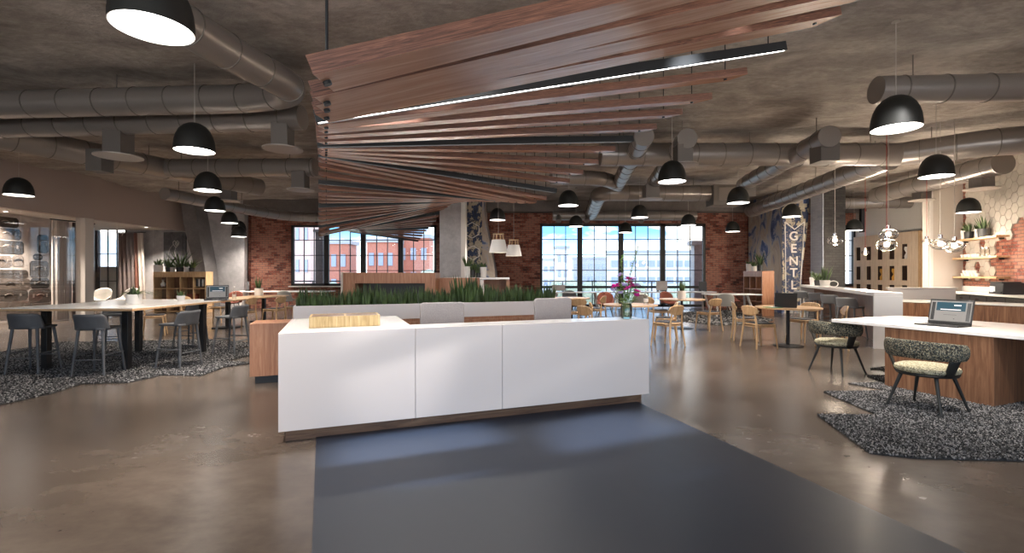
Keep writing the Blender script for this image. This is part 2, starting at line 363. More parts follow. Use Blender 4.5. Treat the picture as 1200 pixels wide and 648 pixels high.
def spot(name, loc, power, ang=1.9, blend=.7, col=(1,.89,.77), rad=.1, target=None, parent=None):
    l = bpy.data.lights.new(name, 'SPOT'); l.energy = power; l.spot_size = ang; l.spot_blend = blend; l.color = col; l.shadow_soft_size = rad
    o = bpy.data.objects.new(name, l); COL.objects.link(o); o.location = loc
    if target is not None: o.rotation_euler = (Vector(target)-Vector(loc)).to_track_quat('-Z', 'Y').to_euler()
    if parent is not None: o.parent = parent
    return o
def area(name, loc, power, sx, sy, target, col=(1,.95,.9)):
    l = bpy.data.lights.new(name, 'AREA'); l.shape = 'RECTANGLE'; l.size = sx; l.size_y = sy; l.energy = power; l.color = col
    o = bpy.data.objects.new(name, l); COL.objects.link(o); o.location = loc
    o.rotation_euler = (Vector(target)-Vector(loc)).to_track_quat('-Z', 'Y').to_euler()
    return o

# ------------------------------------------------------------------ setting
CZ = 4.4
struct(MB().box((-1.5, 7.3, -.1), (36, 25, .2)).build('floor', M['floor']))
g = MB()
def cz(u, v):
    x, y = -13.1+27.6*u, -5+24.8*v
    return (x, y, CZ - .04 + .05*math.sin(y*1.5+x*.35)*math.sin(x*.6+.5) + .02*math.sin(3.1*x+2*y))
g.grid(cz, 110, 100); g.box((.6, 7.4, 4.62), (27.7, 25, .2))
struct(g.build('ceiling', M['ceiling'], smooth=True))
ST = 3.1
b = MB()
b.box((-9.885, 19.75, 2.2), (1.63, .3, 4.4)); b.box((-6.085, 19.75, .455), (5.97, .3, .91)); b.box((-6.085, 19.75, 3.9), (5.97, .3, 1.0))
b.box((-.975, 19.75, 2.2), (4.25, .3, 4.4)); b.box((4.55, 19.75, 3.93), (6.8, .3, .94))
b.box((10.6, 19.75, 2.2), (5.3, .3, 4.4)); b.box((13.7, 19.75, 3.9), (.9, .3, 1.0)); b.box((13.7, 19.75, .45), (.9, .3, .9))
struct(b.build('wall_back', M['brick']))
b = MB(); b.box((-11.99, 19.25, 2.2), (2.58, .3, 4.4)); b.box((-14.35, 19.25, 2.2), (2.1, .3, 4.4)); b.box((-16.05, 19.25, 3.85), (1.3, .3, 1.1)); b.box((-17.6, 19.25, 2.2), (1.8, .3, 4.4))
struct(b.build('wall_concrete', M['concrete']))
struct(MB().box((-10.78, 19.5, 2.2), (.16, .36, 4.4)).build('wall_return', M['brick']))
struct(MB().box((1.7, 19.3, 4.14), (24.8, .6, .5)).build('trim_1', M['concrete_bulk']))
struct(MB().box((-13.1, 7.2, 3.77), (.24, 23.8, 1.34)).build('wall_left', M['plaster']))
struct(MB().box((-15.8, 7.2, 3.2), (5.15, 23.8, .1)).build('trim_2', M['plaster_light']))
struct(MB().box((-18.6, 7.2, 2.2), (.2, 25, 4.4)).build('wall_far_left', M['white_wall']))
# partition glass with joints, and its cream posts
for i, (y0, y1) in enumerate([(-3, 1), (1, 5), (5, 9), (9, 12.68), (12.70, 14.45), (14.8, 15.78), (15.80, 17.38), (17.40, 19.05)]):
    o = MB().box((-13.05, (y0+y1)/2, 1.55), (.012, y1-y0-.012, 3.08)).build('window_%d' % (20+i), M['glass_wall'], smooth=False); struct(o)
struct(MB().box((-13.07, 14.62, 1.55), (.3, .3, 3.1)).build('trim_3', M['plaster_light'], bev=.01))
struct(MB().box((-13.05, 16.8, .04), (.08, 4.6, .08)).build('baseboard_left', M['plaster_light']))
# right-hand walls of the kitchen: rib tiled wall runs at 20 degrees
KD = Vector((-.3303, -.9439, 0)); KN = Vector((-.9439, .3303, 0))     # towards camera; out of the wall
kw0 = Vector((13.2, 14.0, 0)); KL = 13.0
def kmat(o=kw0):      # local x = along wall towards camera, local y = into the wall, z up
    return Matrix(((KD.x, -KN.x, 0, o.x), (KD.y, -KN.y, 0, o.y), (0, 0, 1, 0), (0, 0, 0, 1)))
kroot = kmat()
o = MB().box((KL/2, .16, 2.2), (KL, .3, 4.4)).build('wall_right', M['brick']); o.matrix_world = kroot; struct(o)
struct(MB().box((12.72, 14.1, 2.2), (1.05, .2, 4.4)).build('wall_pier', M['plaster_light']))
struct(MB().box((14.25, 17.0, 2.2), (.3, 6.0, 4.4)).build('wall_kitchen', M['white_wall']))
struct(MB().box((12.28, 14.02, 2.2), (.1, .06, 4.4)).build('trim_4', M['white_wall']))

m = MB(); m.box((-13.8, -5.1, 2.2), (9.4, .2, 4.4)); m.box((11.8, -5.1, 2.2), (5.4, .2, 4.4)); m.box((0, -5.1, 4.0), (18.3, .2, .8))
struct(m.build('wall_front', M['white_wall']))  # unseen wall; its opening is sized for the fill daylight it admits
# windows of the back wall
WN = [0]
def window(x0, x1, z0, z1, cols, rows, y=19.68, fw=.1, mat='frame_black', sill=None):
    WN[0] += 1
    m = MB()
    for x in (x0+fw/2, x1-fw/2): m.box((x, y, (z0+z1)/2), (fw, .12, z1-z0))
    for z in (z0+fw/2, z1-fw/2): m.box((((x0+x1)/2), y, z), (x1-x0, .12, fw))
    zb = z0
    if sill:
        m.box(((x0+x1)/2, y, sill-.05), (x1-x0, .14, .1)); zb = sill
    for i in range(1, cols):
        x = x0+fw+(x1-x0-2*fw)*i/cols; m.box((x, y, (z0+z1)/2), (.028, .05, z1-z0))
    for j in range(1, rows):
        z = zb+(z1-zb)*j/rows; m.box(((x0+x1)/2, y, z), (x1-x0, .05, .028))
    o = m.build('window_%d' % WN[0], M[mat], smooth=False); struct(o)
    MB().box(((x0+x1)/2, y, (z0+z1)/2), (x1-x0, .008, z1-z0)).build('pane', M['glass'], o, smooth=False)
xs = [-9.07, -7.63, -6.12, -4.58, -3.10]
for a, c in zip(xs, xs[1:]): window(a, c, .91, 3.42, 3, 4)
xs = [1.15, 2.79, 4.48, 6.20, 7.95]
for a, c in zip(xs, xs[1:]): window(a, c, .05, 3.46, 3, 4, sill=.91)
window(13.22, 14.12, .9, 3.4, 2, 4)
window(-16.7, -15.4, .02, 3.3, 3, 3, y=19.2, mat='steel_dark')
struct(MB().box((-6.085, 19.55, .89), (6.0, .3, .04)).build('trim_5', M['white_wall']))

# ------------------------------------------------------------------ outside the windows
tag(MB().box((0, 170, -14.2), (420, 300, .4)).build('city_ground', concrete('far_ground', [(.3, (.30,.34,.28)), (.7, (.55,.55,.52))], scale=.05, bump=0)), kind='structure')
M['far_brick'] = concrete('far_red_brick', [(.3, (.46,.15,.10)), (.7, (.60,.24,.17))], scale=2, bump=0)
M['far_white'] = plain('far_white_render', (.72,.74,.78), .8, var=.06)
M['far_pink'] = plain('far_pink_render', (.68,.48,.44), .8, var=.06)
M['far_glass'] = plain('far_window_glass', (.34,.40,.52), .25)  # glass tone lightened with distance haze
M['far_grey'] = plain('far_grey_slab', (.42,.44,.48), .7)
def building(label, x0, x1, y, top, mat, nx, nz, wf=.5, hf=.5, depth=3.5, base=-14, trim=True, group=None):
    t = thing('distant_building', label, 'building', ((x0+x1)/2, y, base), 0, group)
    W, H = x1-x0, top-base
    MB().box((0, depth/2, H/2), (W, depth, H)).build('facade', M[mat], t)
    MB().box((0, depth/2, H+.25), (W+.6, depth+.6, .5)).build('roof_slab', M['far_grey'], t)
    hz = 3.3; k = 0
    for j in range(nz):
        z = H - 2.2 - j*hz
        for i in range(nx):
            x = -W/2 + W*(i+.5)/nx
            MB().box((x, -.05, z), (W/nx*wf, .25, hz*hf)).build('window', M['far_glass'], t, smooth=False)
    return t
building('distant red brick block seen through the third window of the short window group', X(430,62), X(463,62), 62, Z(284,62), 'far_brick', 3, 5)
building('taller distant red brick block seen just above the wooden bar top', X(466,66), X(503,66), 66, Z(279,66), 'far_brick', 3, 5)
building('pale pink rendered tower nearest the corner brick wall', X(344,50), X(364,50), 50, Z(250,50), 'far_pink', 2, 7, .35, .4)
building('distant narrow red brick block beside the pink tower', X(386,64), X(408,64), 64, Z(286,64), 'far_brick', 2, 5)
building('small red brick block behind the dark balcony pillar', X(362,70), X(374,70), 70, Z(283,70), 'far_brick', 1, 5)
building('long low white block with rows of strip windows across the river', X(715,95), X(812,95), 95, Z(296,95), 'far_white', 9, 6, .72, .38)
building('distant white tower with stepped top left of the long white block', X(652,105), X(666,105), 105, Z(291,105), 'far_white', 2, 6, .5, .5)
building('hazy grey block between the white tower and the long white block', X(672,130), X(712,130), 130, Z(303,130), 'far_grey', 5, 5, .6, .4)
building('far pale block seen beside the first pane of the long window group', X(636,120), X(650,120), 120, Z(305,120), 'far_white', 2, 5, .6, .4)
M['far_leaf'] = plain('far_foliage', (.42,.47,.36), .9, var=.3)  # leaf colour paled and greyed with distance haze
def far_tree(label, x, y, r, ztop):
    t = thing('distant_tree', label, 'tree', (x, y, -14), 0, 'trees outside the windows')
    m = MB(); q = random.Random(int(x*10))
    for i in range(26):
        a, e, d = q.random()*2*PI, q.random(), r*(.3+.7*q.random())
        m.sphere((d*math.cos(a)*.8, d*math.sin(a)*.8, ztop+14-r+r*(e*1.6-.9)*.8), r*(.28+.2*q.random()), 8, 6)
    m.build('crown', M['far_leaf'], t)
    MB().bar((0,0,0), (0,0,ztop+14-r), r*.09, r*.06, 8).build('trunk', M['charcoal'], t)
far_tree('green treetop below the taller red brick block', X(448,55), 55, 3.2, Z(318,55))
far_tree('green treetop outside the far end of the short window group', X(500,52), 52, 3.0, Z(316,52))
far_tree('green treetop outside below the balcony rail', X(404,48), 48, 3.0, Z(322,48))
for lab, px in (('treetop below the white tower', 662), ('treetop in front of the hazy grey block', 700), ('treetop in front of the long white block near the flowers', 742), ('treetop in front of the far end of the long white block', 790)):
    far_tree('green ' + lab, X(px, 70)+(.5 if px > 760 else 0), 70, 2.4, Z(327, 70))
# balcony outside
tag(MB().box((0, 21.5, -.2), (30, 3.2, .3)).build('balcony_slab', M['concrete_bulk']), kind='structure')
def rail(label, x0, x1, y=22.8):
    t = thing('balcony_railing', label, 'railing', ((x0+x1)/2, y, -.05))
    W = x1-x0; MB().box((0, 0, 1.1), (W, .06, .06)).build('top_rail', M['steel_dark'], t)
    n = int(W/1.3)
    for i in range(n+1): MB().box((-W/2+W*i/n, 0, .55), (.05, .05, 1.1)).build('post', M['steel_dark'], t)
    for z in (.3, .55, .8): MB().box((0, 0, z), (W, .02, .02)).build('rail_wire', M['steel_dark'], t)
rail('dark steel balcony railing outside the short window group', -11, -2); rail('dark steel balcony railing outside the long window group', 1, 9.5)
tag(MB().box((X(376,21.2), 21.2, 1.6), (.36, .36, 3.5)).box((X(376,21.2), 21.2, 3.3), (.5,.5,.12)).build('balcony_pillar', M['concrete_dark'], bev=.02), 'dark concrete pillar outside the second window of the short group', 'pillar', kind=None)
t = tag(MB().box((X(817,21.0), 21.0, 1.3), (.42, .42, 3.0)).box((X(817,21.), 21.0, 2.75), (.7,.6,.2)).build('balcony_pillar', M['concrete'], bev=.02), 'grey concrete pillar outside the last window before the bookcase', 'pillar')
# left rib and right rib: leaning concrete buttresses
zz = 18.7
pts = [(px, py) for px, py in ((219,232),(232,232),(235,246),(238,262),(241,280),(244.5,300),(247.5,318),(250,340),(251,362.8),(240,362.8),(239,340),(235.5,318),(231.5,300),(226,280),(222,262),(220,246))]
struct(MB().xz([(X(px,zz), max(0, Z(py,zz))) for px, py in pts], zz-.35, 19.1).build('wall_rib', M['concrete_dark']))
# ------------------------------------------------------------------ reception counter (local x along the front, y away from the camera)
A = math.atan2(1.27, 3.41); CA, SA = math.cos(A), math.sin(A)
def ct(x, y, o=(-1.92, 3.92)): return (o[0]+CA*x-SA*y, o[1]+SA*x+CA*y)
CT = .91; CLn = 3.64; s1, s2 = 1.12, 1.95
t = thing('reception_counter', 'long white reception counter on a dark wood plinth in front of the navy floor', 'counter', (-1.92, 3.92, 0), A)
for x0, x1 in ((0, s1), (s1, s2), (s2, CLn)):
    MB().box(((x0+x1)/2, .02, (CT+.1)/2), (x1-x0-.004, .04, CT-.1)).build('front_panel', M['white'], t, bev=.0015)
b = MB(); b.prism([(.04,.0401),(s1,.0401),(s1,1.38),(.04,1.38)], CT-.04, CT-.001); b.build('counter_top', M['white_top'], t, bev=.002)
MB().box((.02, .71, (CT+.1)/2), (.04, 1.34, CT-.1)).build('end_panel', M['white'], t, bev=.002)
MB().box(((s1+CLn)/2, .19, CT-.021), (CLn-s1-.004, .3, .04)).build('transaction_ledge', M['white_top'], t, bev=.002)
MB().box((CLn-.02, .36, (CT+.1)/2-.03), (.04, .64, CT-.16)).build('end_panel', M['white'], t, bev=.002)
b = MB(); b.box((CLn/2, .11, .05), (CLn-.1, .08, .1)); b.box((.1, .75, .05), (.08, 1.2, .1)); b.build('plinth', M['walnut_x'], t)
MB().box((CLn/2+.35, .62, .72), (CLn-1.2, .55, .03)).build('work_surface', M['walnut_x'], t, bev=.002)
MB().box((s1-.02, .7, .46), (.03, 1.3, .8)).build('side_panel', M['walnut'], t)
MB().box((CLn/2+.35, .36, .41), (CLn-1.2, .03, .58)).build('modesty_panel', M['walnut'], t)
# tray on the counter
tx = ct(.22, .33); 
t = thing('wooden_tray', 'pale striped wood tray with two compartments on the white reception counter', 'tray', (tx[0], tx[1], CT+.001), A)
W, D, H = .62, .34, .1
for nm, c, d in (('front_panel', (W/2, .01, H/2), (W, .02, H)), ('back_panel', (W/2, D-.01, H/2), (W, .02, H)), ('side_panel', (.01, D/2, H/2), (.02, D-.04, H)), ('side_panel', (W-.01, D/2, H/2), (.02, D-.04, H)), ('divider', (W/2, D/2, H/2), (.02, D-.04, H-.002))):
    MB().box(c, d).build(nm, M['olive'], t, bev=.002)
MB().box((W/2, D/2, .092), (W-.04, D-.04, .01)).build('tray_bottom', M['walnut_x'], t)

# navy floor inlay
tag(MB().prism([(-.41,.9),(2.75,.9),(1.36,5.24),(-1.68,4.10)], .0005, .006).build('floor_mat', M['navy']), 'smooth dark navy floor covering in front of the white reception counter', 'floor mat')

# planter behind
px0, py0 = -2.84, 6.2
t = thing('planter_box', 'long low white planter box full of spiky plants behind the reception desk', 'planter', (px0, py0, 0), A)
PLn = 3.85
def trough(m):
    m.box((PLn/2, .01, .875), (PLn, .02, .21)); m.box((PLn/2, .39, .875), (PLn, .02, .21)); m.box((.01, .2, .875), (.02, .36, .21)); m.box((PLn-.01, .2, .875), (.02, .36, .21)); m.box((PLn/2, .2, .79), (PLn-.04, .36, .02))
m = MB(); trough(m); m.build('trough', M['white'], t, bev=.002)
MB().box((PLn/2, .2, .92), (PLn-.045, .355, .02)).build('soil', M['soil'], t)
b = MB(); b.box((PLn/2-.25, .25, .435), (PLn+.5, .5, .67)); b.build('wood_base', M['redwood'], t, bev=.003)
MB().box((PLn/2-.25, .27, .05), (PLn+.4, .4, .1)).build('plinth', M['black_metal'], t)
for i in range(5): MB().box((.5+.75*i, -.012, .45), (.72, .02, .56)).build('cabinet_door', M['redwood'], t, bev=.002)
def blades(m, n, h, r, spread=.25, wd=.014, seed=0, curve=0.0, droop=0.0, z0=0.0):
    q = random.Random(seed)
    for i in range(n):
        a = q.random()*2*PI; rr = r*math.sqrt(q.random()); L = h*(.55+.5*q.random()); sp = spread*(.3+.7*q.random())*(rr/r if r else 1)
        b = a + q.uniform(-.5, .5); dx, dy = math.cos(b), math.sin(b); tx_, ty_ = -dy, dx
        tw = q.uniform(-.8, .8); c, s_ = math.cos(tw), math.sin(tw); wx, wy = tx_*c-dx*s_, ty_*c-dy*s_
        vs = []; K = 5
        for k in range(K+1):
            u = k/K; out = sp*L*u + curve*L*u*u; z = z0 + L*(u - droop*u*u)
            ww = wd*(.75+.5*math.sin(PI*min(1, u*1.1)))*(1-u**3)+.0004
            x, y = rr*math.cos(a)+dx*out, rr*math.sin(a)+dy*out
            vs += [(x-wx*ww, y-wy*ww, z), (x+wx*ww, y+wy*ww, z), (x+dx*ww*.35, y+dy*ww*.35, z)]
        fs = []
        for k in range(K):
            o = 3*k
            for i0, i1 in ((0,1),(1,2),(2,0)): fs.append((o+i0, o+i1, o+3+i1, o+3+i0))
        m.add(vs, fs)
    return m
protos = []
for k in range(3):
    o = blades(MB(), 46, .29, .085, .3, .013, seed=40+k).build('snake_plant', M['leaf'])
    protos.append(o)
NP = 24
for i in range(NP):
    o = protos[i] if i < 3 else protos[i % 3].copy()
    if i >= 3: COL.objects.link(o)
    lx = .12+(PLn-.24)*i/(NP-1); p = ct(lx, .2+R.uniform(-.04, .04), (px0, py0))
    o.location = (p[0], p[1], .93); o.rotation_euler = (0, 0, R.random()*6); s = R.uniform(.85, 1.15); 
    if i in (14, 15): s = 1.55
    o.scale = (s, s, s)
    tag(o, 'spiky dark green snake plant in the long row of the white planter box', 'plant', 'snake plants in the white planter')
for i in (14, 15):
    o = [q for q in bpy.data.objects if q.name.startswith('snake_plant')][i]
    o['label'] = 'tallest pair of snake plants standing above the row in the white planter box'; o['group'] = 'tall snake plants in the white planter'

# task chairs behind the counter
def task_chair(label, x, y, rz, top):
    t = thing('task_chair', label, 'chair', (x, y, 0), rz)
    m = MB(); m.xz([(-.235, .50), (.235, .50), (.245, top-.03), (.22, top), (-.22, top), (-.245, top-.03)], -.27, -.22)
    m.build('backrest', M['grey_fabric'], t, bev=.012)
    MB().box((0, .0, .46), (.48, .46, .07)).build('seat', M['grey_fabric'], t, bev=.025)
    MB().cyl((0, 0, .08), .03, .35, 14).build('gas_lift', M['black_metal'], t)
    MB().bar((0, -.2, .42), (0, -.25, .62), .02).build('back_bracket', M['black_metal'], t)
    for k in range(5):
        a = 2*PI*k/5; l = MB().bar((0, 0, .1), (.28*math.cos(a), .28*math.sin(a), .07), .022, .014).build('base_arm', M['black_metal'], t)
        MB().cyl((.28*math.cos(a)-.0, .28*math.sin(a), .0), .025, .06, 10).build('castor', M['black_metal'], l)
task_chair('grey upholstered task chair behind the counter near the wooden tray', X(513,5.45), 5.45, A, 1.09)
task_chair('grey upholstered task chair behind the counter between the planter end and the flowers', X(638,6.0), 6.0, A, 1.11)

# ------------------------------------------------------------------ slatted ceiling sculpture
L = 3.4; N_ = range(-3, 42)
LY = {-3:84,-2:111,-1:121,0:132,1:138,2:146,3:152,4:159,5:166,6:170,7:174,8:177,9:179.5,10:181,11:183,12:185,13:189,14:196,15:206,16:215,17:221,18:229,19:233,20:237,21:242,22:246,23:251,24:256,25:262,26:265,27:268,28:273,29:275,30:275,31:274,32:273.5,33:273,34:272,35:271.5,36:271,37:270,38:269,39:268.5,40:268,41:268}
RY = {0:17,1:55,2:87,3:116,4:134,5:151,6:164,7:177,8:192,9:204,10:214,11:225,12:234,13:238,14:238,15:237,16:236.5,17:236,18:235.5,19:235,20:235,21:235,22:235,23:235,24:235.5,25:236,26:237,27:238,28:240,29:243,30:245,31:250,32:254,33:258,34:262,35:265,36:268,37:271,38:274,39:277,40:280.5,41:283}
t = thing('slatted_ceiling_sculpture', 'twisting ceiling sculpture of parallel cedar boards with black light bars hung above the reception', 'ceiling sculpture', (0,0,CZ))
pd = Vector((.94, .34)); pu = Vector((-.34, .94))
base = Vector((0, 0, CZ))
for i in N_:
    zl = (.653+(.111 if i >= 0 else .078)*i)*L; xl = -.389*zl
    hl = (HY-LY[i])/F*zl; zr = zl+.34*L
    hr = ((HY-RY[i])/F*zr) if i >= 0 else (.539+.012*(-i))*L
    s0 = 0.0
    if i >= 36: s0 = .5+.12*(i-36)                # the last boards are shorter
    over = .02+.013*zl
    pl = Vector((xl, zl, EYE+hl)); pr = Vector((xl+.94*L, zl+.34*L, EYE+hr)); d = (pr-pl)
    a0 = pl + d*(s0/L) - d.normalized()*over; a1 = pr
    ln = (a1-a0).length; xd = (a1-a0).normalized(); yd = Vector((pu.x, pu.y, 0)); yd = (yd - xd*yd.dot(xd)).normalized(); zd = xd.cross(yd)
    light = i % 5 == 1; ta = 0 if light else math.radians(6.5*min(1, max(0, (15-i)/9), max(0, (i+1)/4))); yd, zd = yd*math.cos(ta)+zd*math.sin(ta), zd*math.cos(ta)-yd*math.sin(ta)
    Mx = Matrix(((xd.x, yd.x, zd.x, a0.x), (xd.y, yd.y, zd.y, a0.y), (xd.z, yd.z, zd.z, a0.z-CZ), (0,0,0,1)))
    light = i % 5 == 1
    if not light:
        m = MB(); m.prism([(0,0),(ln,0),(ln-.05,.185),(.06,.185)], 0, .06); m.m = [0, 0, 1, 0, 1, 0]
        o = m.build('cedar_board', [M['cedar'], M['cedar_shaded_edge']], t, bev=.0015); o.matrix_local = Mx
        for sx in (over, ln-.18): MB().cyl((sx, .075, -.012), .013, .014, 8).build('rod_nut', M['black_metal'], o)
    else:
        m = MB(); m.box((ln/2, .05, .045), (ln, .05, .03)); m.box((ln/2, .0285, .01), (ln, .007, .04)); m.box((ln/2, .0715, .01), (ln, .007, .04)); m.box((.003, .05, .01), (.006, .036, .04)); m.box((ln-.003, .05, .01), (.006, .036, .04))
        o = m.build('light_bar', M['black_metal'], t, smooth=False); o.matrix_local = Mx
        MB().box((ln/2, .05, -.002 if i == 1 else .02), (ln-.02, .012 if i == 1 else .034, .01)).build('led_strip', M['strip_glow'], o, smooth=False)
    for sx in (over, ln-.18):
        p = a0 + xd*sx + yd*(.05 if light else .075)
        MB().bar((p.x, p.y, p.z-CZ+.03), (p.x, p.y, -.02), .005, n=6).build('suspension_rod', M['black_metal'], t)
    if light and i < 38:
        l = bpy.data.lights.new('light_bar_lamp', 'AREA'); l.shape = 'RECTANGLE'; l.size = ln; l.size_y = .03; l.energy = 26 if i < 25 else 14; l.color = (1,.95,.9)
        ob = bpy.data.objects.new('light_bar_lamp', l); COL.objects.link(ob)
        c = (a0+a1)/2; Rm = Matrix(((xd.x, yd.x, zd.x), (xd.y, yd.y, zd.y), (xd.z, yd.z, zd.z)))
        ob.matrix_world = Matrix.Translation(c+yd*.05-zd*.015) @ Rm.to_4x4()
# carrier rail above the boards
r0, r1 = Vector((1.95, 2.7, 3.72)), Vector((-2.9, 14.9, 3.72))
MB().bar(r0-base, r1-base, .03).build('carrier_rail', M['black_metal'], t)
for k in range(9):
    p = r0.lerp(r1, k/8); MB().bar((p.x, p.y, 3.72-CZ), (p.x, p.y, -.02), .008, n=6).build('rail_hanger', M['black_metal'], t)
p = Vector((-.389*1.35, 1.35)); MB().box((p.x-.0, p.y, -1.0), (.03,.03,1.9)).build('carrier_post', M['black_metal'], t)

# ------------------------------------------------------------------ shaggy rugs made of short wool loops
def rug(name, label, poly, n, size=.022, h=.03):
    t = thing(name, label, 'rug', (0,0,0))
    MB().prism(poly, .001, .012).build('backing', M['rug_base'], t)
    def inside(x, y):
        c = False; k = len(poly)
        for i in range(k):
            x1, y1 = poly[i]; x2, y2 = poly[(i+1) % k]
            if (y1 > y) != (y2 > y) and x < (x2-x1)*(y-y1)/(y2-y1)+x1: c = not c
        return c
    q = random.Random(5); xs = [p[0] for p in poly]; ys = [p[1] for p in poly]; m = MB(); c = 0
    while c < n:
        x, y = q.uniform(min(xs), max(xs)), q.uniform(min(ys), max(ys))
        if not inside(x, y): continue
        c += 1
        m.mi = q.choices((0, 1, 2), (.27, .36, .37))[0]
        a = q.random()*PI*2; tl = q.uniform(0, .9); s = size*q.uniform(.7, 1.2)
        R_ = Matrix.Rotation(a, 4, 'Z') @ Matrix.Rotation(tl, 4, 'X')
        Mt = Matrix.Translation((x, y, .008)) @ R_
        z = h*q.uniform(.7, 1.2)
        m.add([(-s/2,-s/2,0),(s/2,-s/2,0),(s/2,s/2,0),(-s/2,s/2,0),(-s*.4,-s*.4,z),(s*.4,-s*.4,z),(s*.4,s*.4,z),(-s*.4,s*.4,z)], [(4,5,6,7),(0,1,5,4),(1,2,6,5),(2,3,7,6),(3,0,4,7)], Mt)
    m.build('wool_pile', [M['tuft_a'], M['tuft_b'], M['tuft_c']], t, smooth=False)['kind'] = 'stuff'
    return t
def fl(px, py): z = EYE*F/(py-HY); return ((px-CX)/F*z, z)
rug('shaggy_rug', 'black and white shaggy rug with angular edges under the white desk and tweed armchairs',
    [fl(958,487), fl(1019,532), fl(1075,538), fl(1200,541), fl(1290,545), (6.9,4.6), (6.6,6.2), (5.9,7.3), (5.25,7.0), fl(1034,434), fl(1052,441), fl(1016,441), fl(1040,449), fl(994,450), fl(1045,459), fl(965,460), fl(1030,488)], 60000, .0095, .016)
rug('shaggy_rug', 'dark grey speckled shaggy rug with zigzag edges under the high table and stools',
    [fl(-60,490), fl(0,475), fl(60,462), fl(96,450), fl(150,449), fl(190,440), fl(236,441), fl(262,431), fl(297,426), fl(262,424), fl(312,412), fl(278,409), fl(304,403), fl(240,398), fl(190,400), fl(60,402), (-9.0,9.8), (-9.2,6.0)], 70000, .0145, .019)
t = rug('flat_rug', 'dark grey striped rug with ragged edges under the white trestle table', [fl(790,367), fl(850,364), fl(905,375), fl(893,380), fl(840,381), fl(812,378), fl(795,376)], 2500, .06, .02)
# ------------------------------------------------------------------ black dome pendants
def dome(label, px, py, y=None, zrim=None, power=480, group=None):
    if y is None: y = 1.7*F/(HY-py)
    x = X(px, y); z = zrim if zrim else Z(py, y)
    t = thing('pendant_lamp', label, 'pendant lamp', (x, y, z))
    if not dome.p:
        pr = [(.25, 0), (.249, .06), (.24, .14), (.222, .21), (.19, .28), (.14, .34), (.08, .375), (.03, .388), (.0, .39)]
        inn = [(.0, .375), (.075, .362), (.133, .328), (.182, .27), (.213, .2), (.231, .14), (.24, .06), (.243, 0)]
        m = MB().lathe(pr, n=40); a = m
        s = a.build('lamp_shade', M['black_satin'], t)
        l = MB().lathe(inn+[(.25, 0)], n=40).build('shade_lining', M['lamp_inner'], t)
        g = MB().lathe([(0, .045), (.12, .048), (.2, .055), (.236, .06), (.2, .062), (0, .064)], n=32).build('lamp_diffuser', M['lamp_glow'], t)
        dome.p = [s.data, l.data, g.data]
    else:
        for nm, d in zip(('lamp_shade', 'shade_lining', 'lamp_diffuser'), dome.p):
            o = bpy.data.objects.new(nm, d); COL.objects.link(o); o.parent = t
    MB().bar((0,0,.38), (0,0,CZ-z-.02), .0045, n=6).build('cable', M['cable'], t)
    MB().cyl((0,0,CZ-z-.05), .045, .04, 16).build('ceiling_rose', M['grille'], t)
    spot('pendant_light', (0,0,.035), power, ang=2.1, blend=.9, rad=.16, parent=t)
    return t
dome.p = None
dome('largest black dome pendant nearest the camera, cut by the upper frame edge', 179, 34)
dome('black dome pendant second in the row leading from the largest dome to the concrete wall', 228, 177)
dome('black dome pendant third in the row leading from the largest dome to the concrete wall', 243.5, 223.5)
dome('black dome pendant fourth in the row, beside the small round duct end', 252, 247)
dome('black dome pendant before the concrete wall, just above two overlapping domes', 269, 261.5)
dome('upper of two overlapping black domes before the concrete wall', 280, 270.5, y=18.3)
dome('lower of two overlapping black domes before the concrete wall', 280, 277.5, y=17.2)
dome('black dome pendant hanging before the beige bulkhead over the suitcase mural', 22, 229)
dome('large black dome pendant under the round duct end at upper right', 1050, 151)
dome('black dome pendant over the white desk with the laptop', 1097, 207)
dome('black dome pendant in front of the hexagon tiles above the shelves', 1135, 249, y=12.5)
dome('black dome pendant beside the longest light bar end, nearest of those before the long windows', 787.5, 213)
dome('black dome pendant beneath the right ends of the lowest cedar boards', 666, 241)
dome('small black dome pendant hung just below and behind the cedar board ends', 675, 265.5, y=16.6, power=70)
dome('smallest black dome pendant over the middle pane of the long windows', 733, 272.5, y=18.2, power=70)
dome('black dome pendant hanging over the flowers in front of the long windows', 749.5, 255)
dome('small black dome pendant in front of the last long window', 806.7, 264, power=70)
dome('grey-lit black dome pendant beside the boxy ventilation unit', 865, 238)
dome('small black dome pendant in front of the brick wall over the bookcase', 858.6, 271.5, y=18.0, power=70)
dome('black dome pendant hanging before the lettered mural', 927.6, 254)
dome('small black dome pendant before the bright narrow window behind the black pillar', 1001, 270, y=16.6, power=70)
dome('black dome pendant beside the flower mural pillar and the white bucket lamps', 583, 258)

# white bucket lamps with timber handles
def bucket(label, px, py, y):
    x, z = X(px, y), Z(py, y)
    t = thing('bucket_lamp', label, 'pendant lamp', (x, y, z))
    MB().lathe([(.215, 0), (.15, .29), (.13, .292), (.0, .292)], n=32).build('lamp_shade', M['pot_white'], t)
    MB().lathe([(.21, .0), (.145, .27), (0, .28)], n=32).build('shade_lining', M['lamp_inner'], t)
    MB().sphere((0,0,.12), .06).build('bulb', M['bulb_glow'], t)
    for sx in (-1, 1):
        MB().bar((sx*.12, 0, .27), (sx*.10, 0, .42), .012).build('handle_post', M['oak_x'], t)
        MB().bar((sx*.05, .1, .27), (sx*.04, .08, .42), .012).build('handle_post', M['oak_x'], t)
    MB().box((0, .02, .425), (.25, .05, .025)).build('handle_bar', M['oak_x'], t)
    MB().bar((0,0,.43), (0,0,CZ-z-.02), .004, n=6).build('cable', M['cable'], t)
bucket('nearer white bucket-shaped pendant with a timber handle before the brick wall', 584, 296, 10.9)
bucket('farther white bucket-shaped pendant with a timber handle before the brick wall', 602, 300, 12.6)

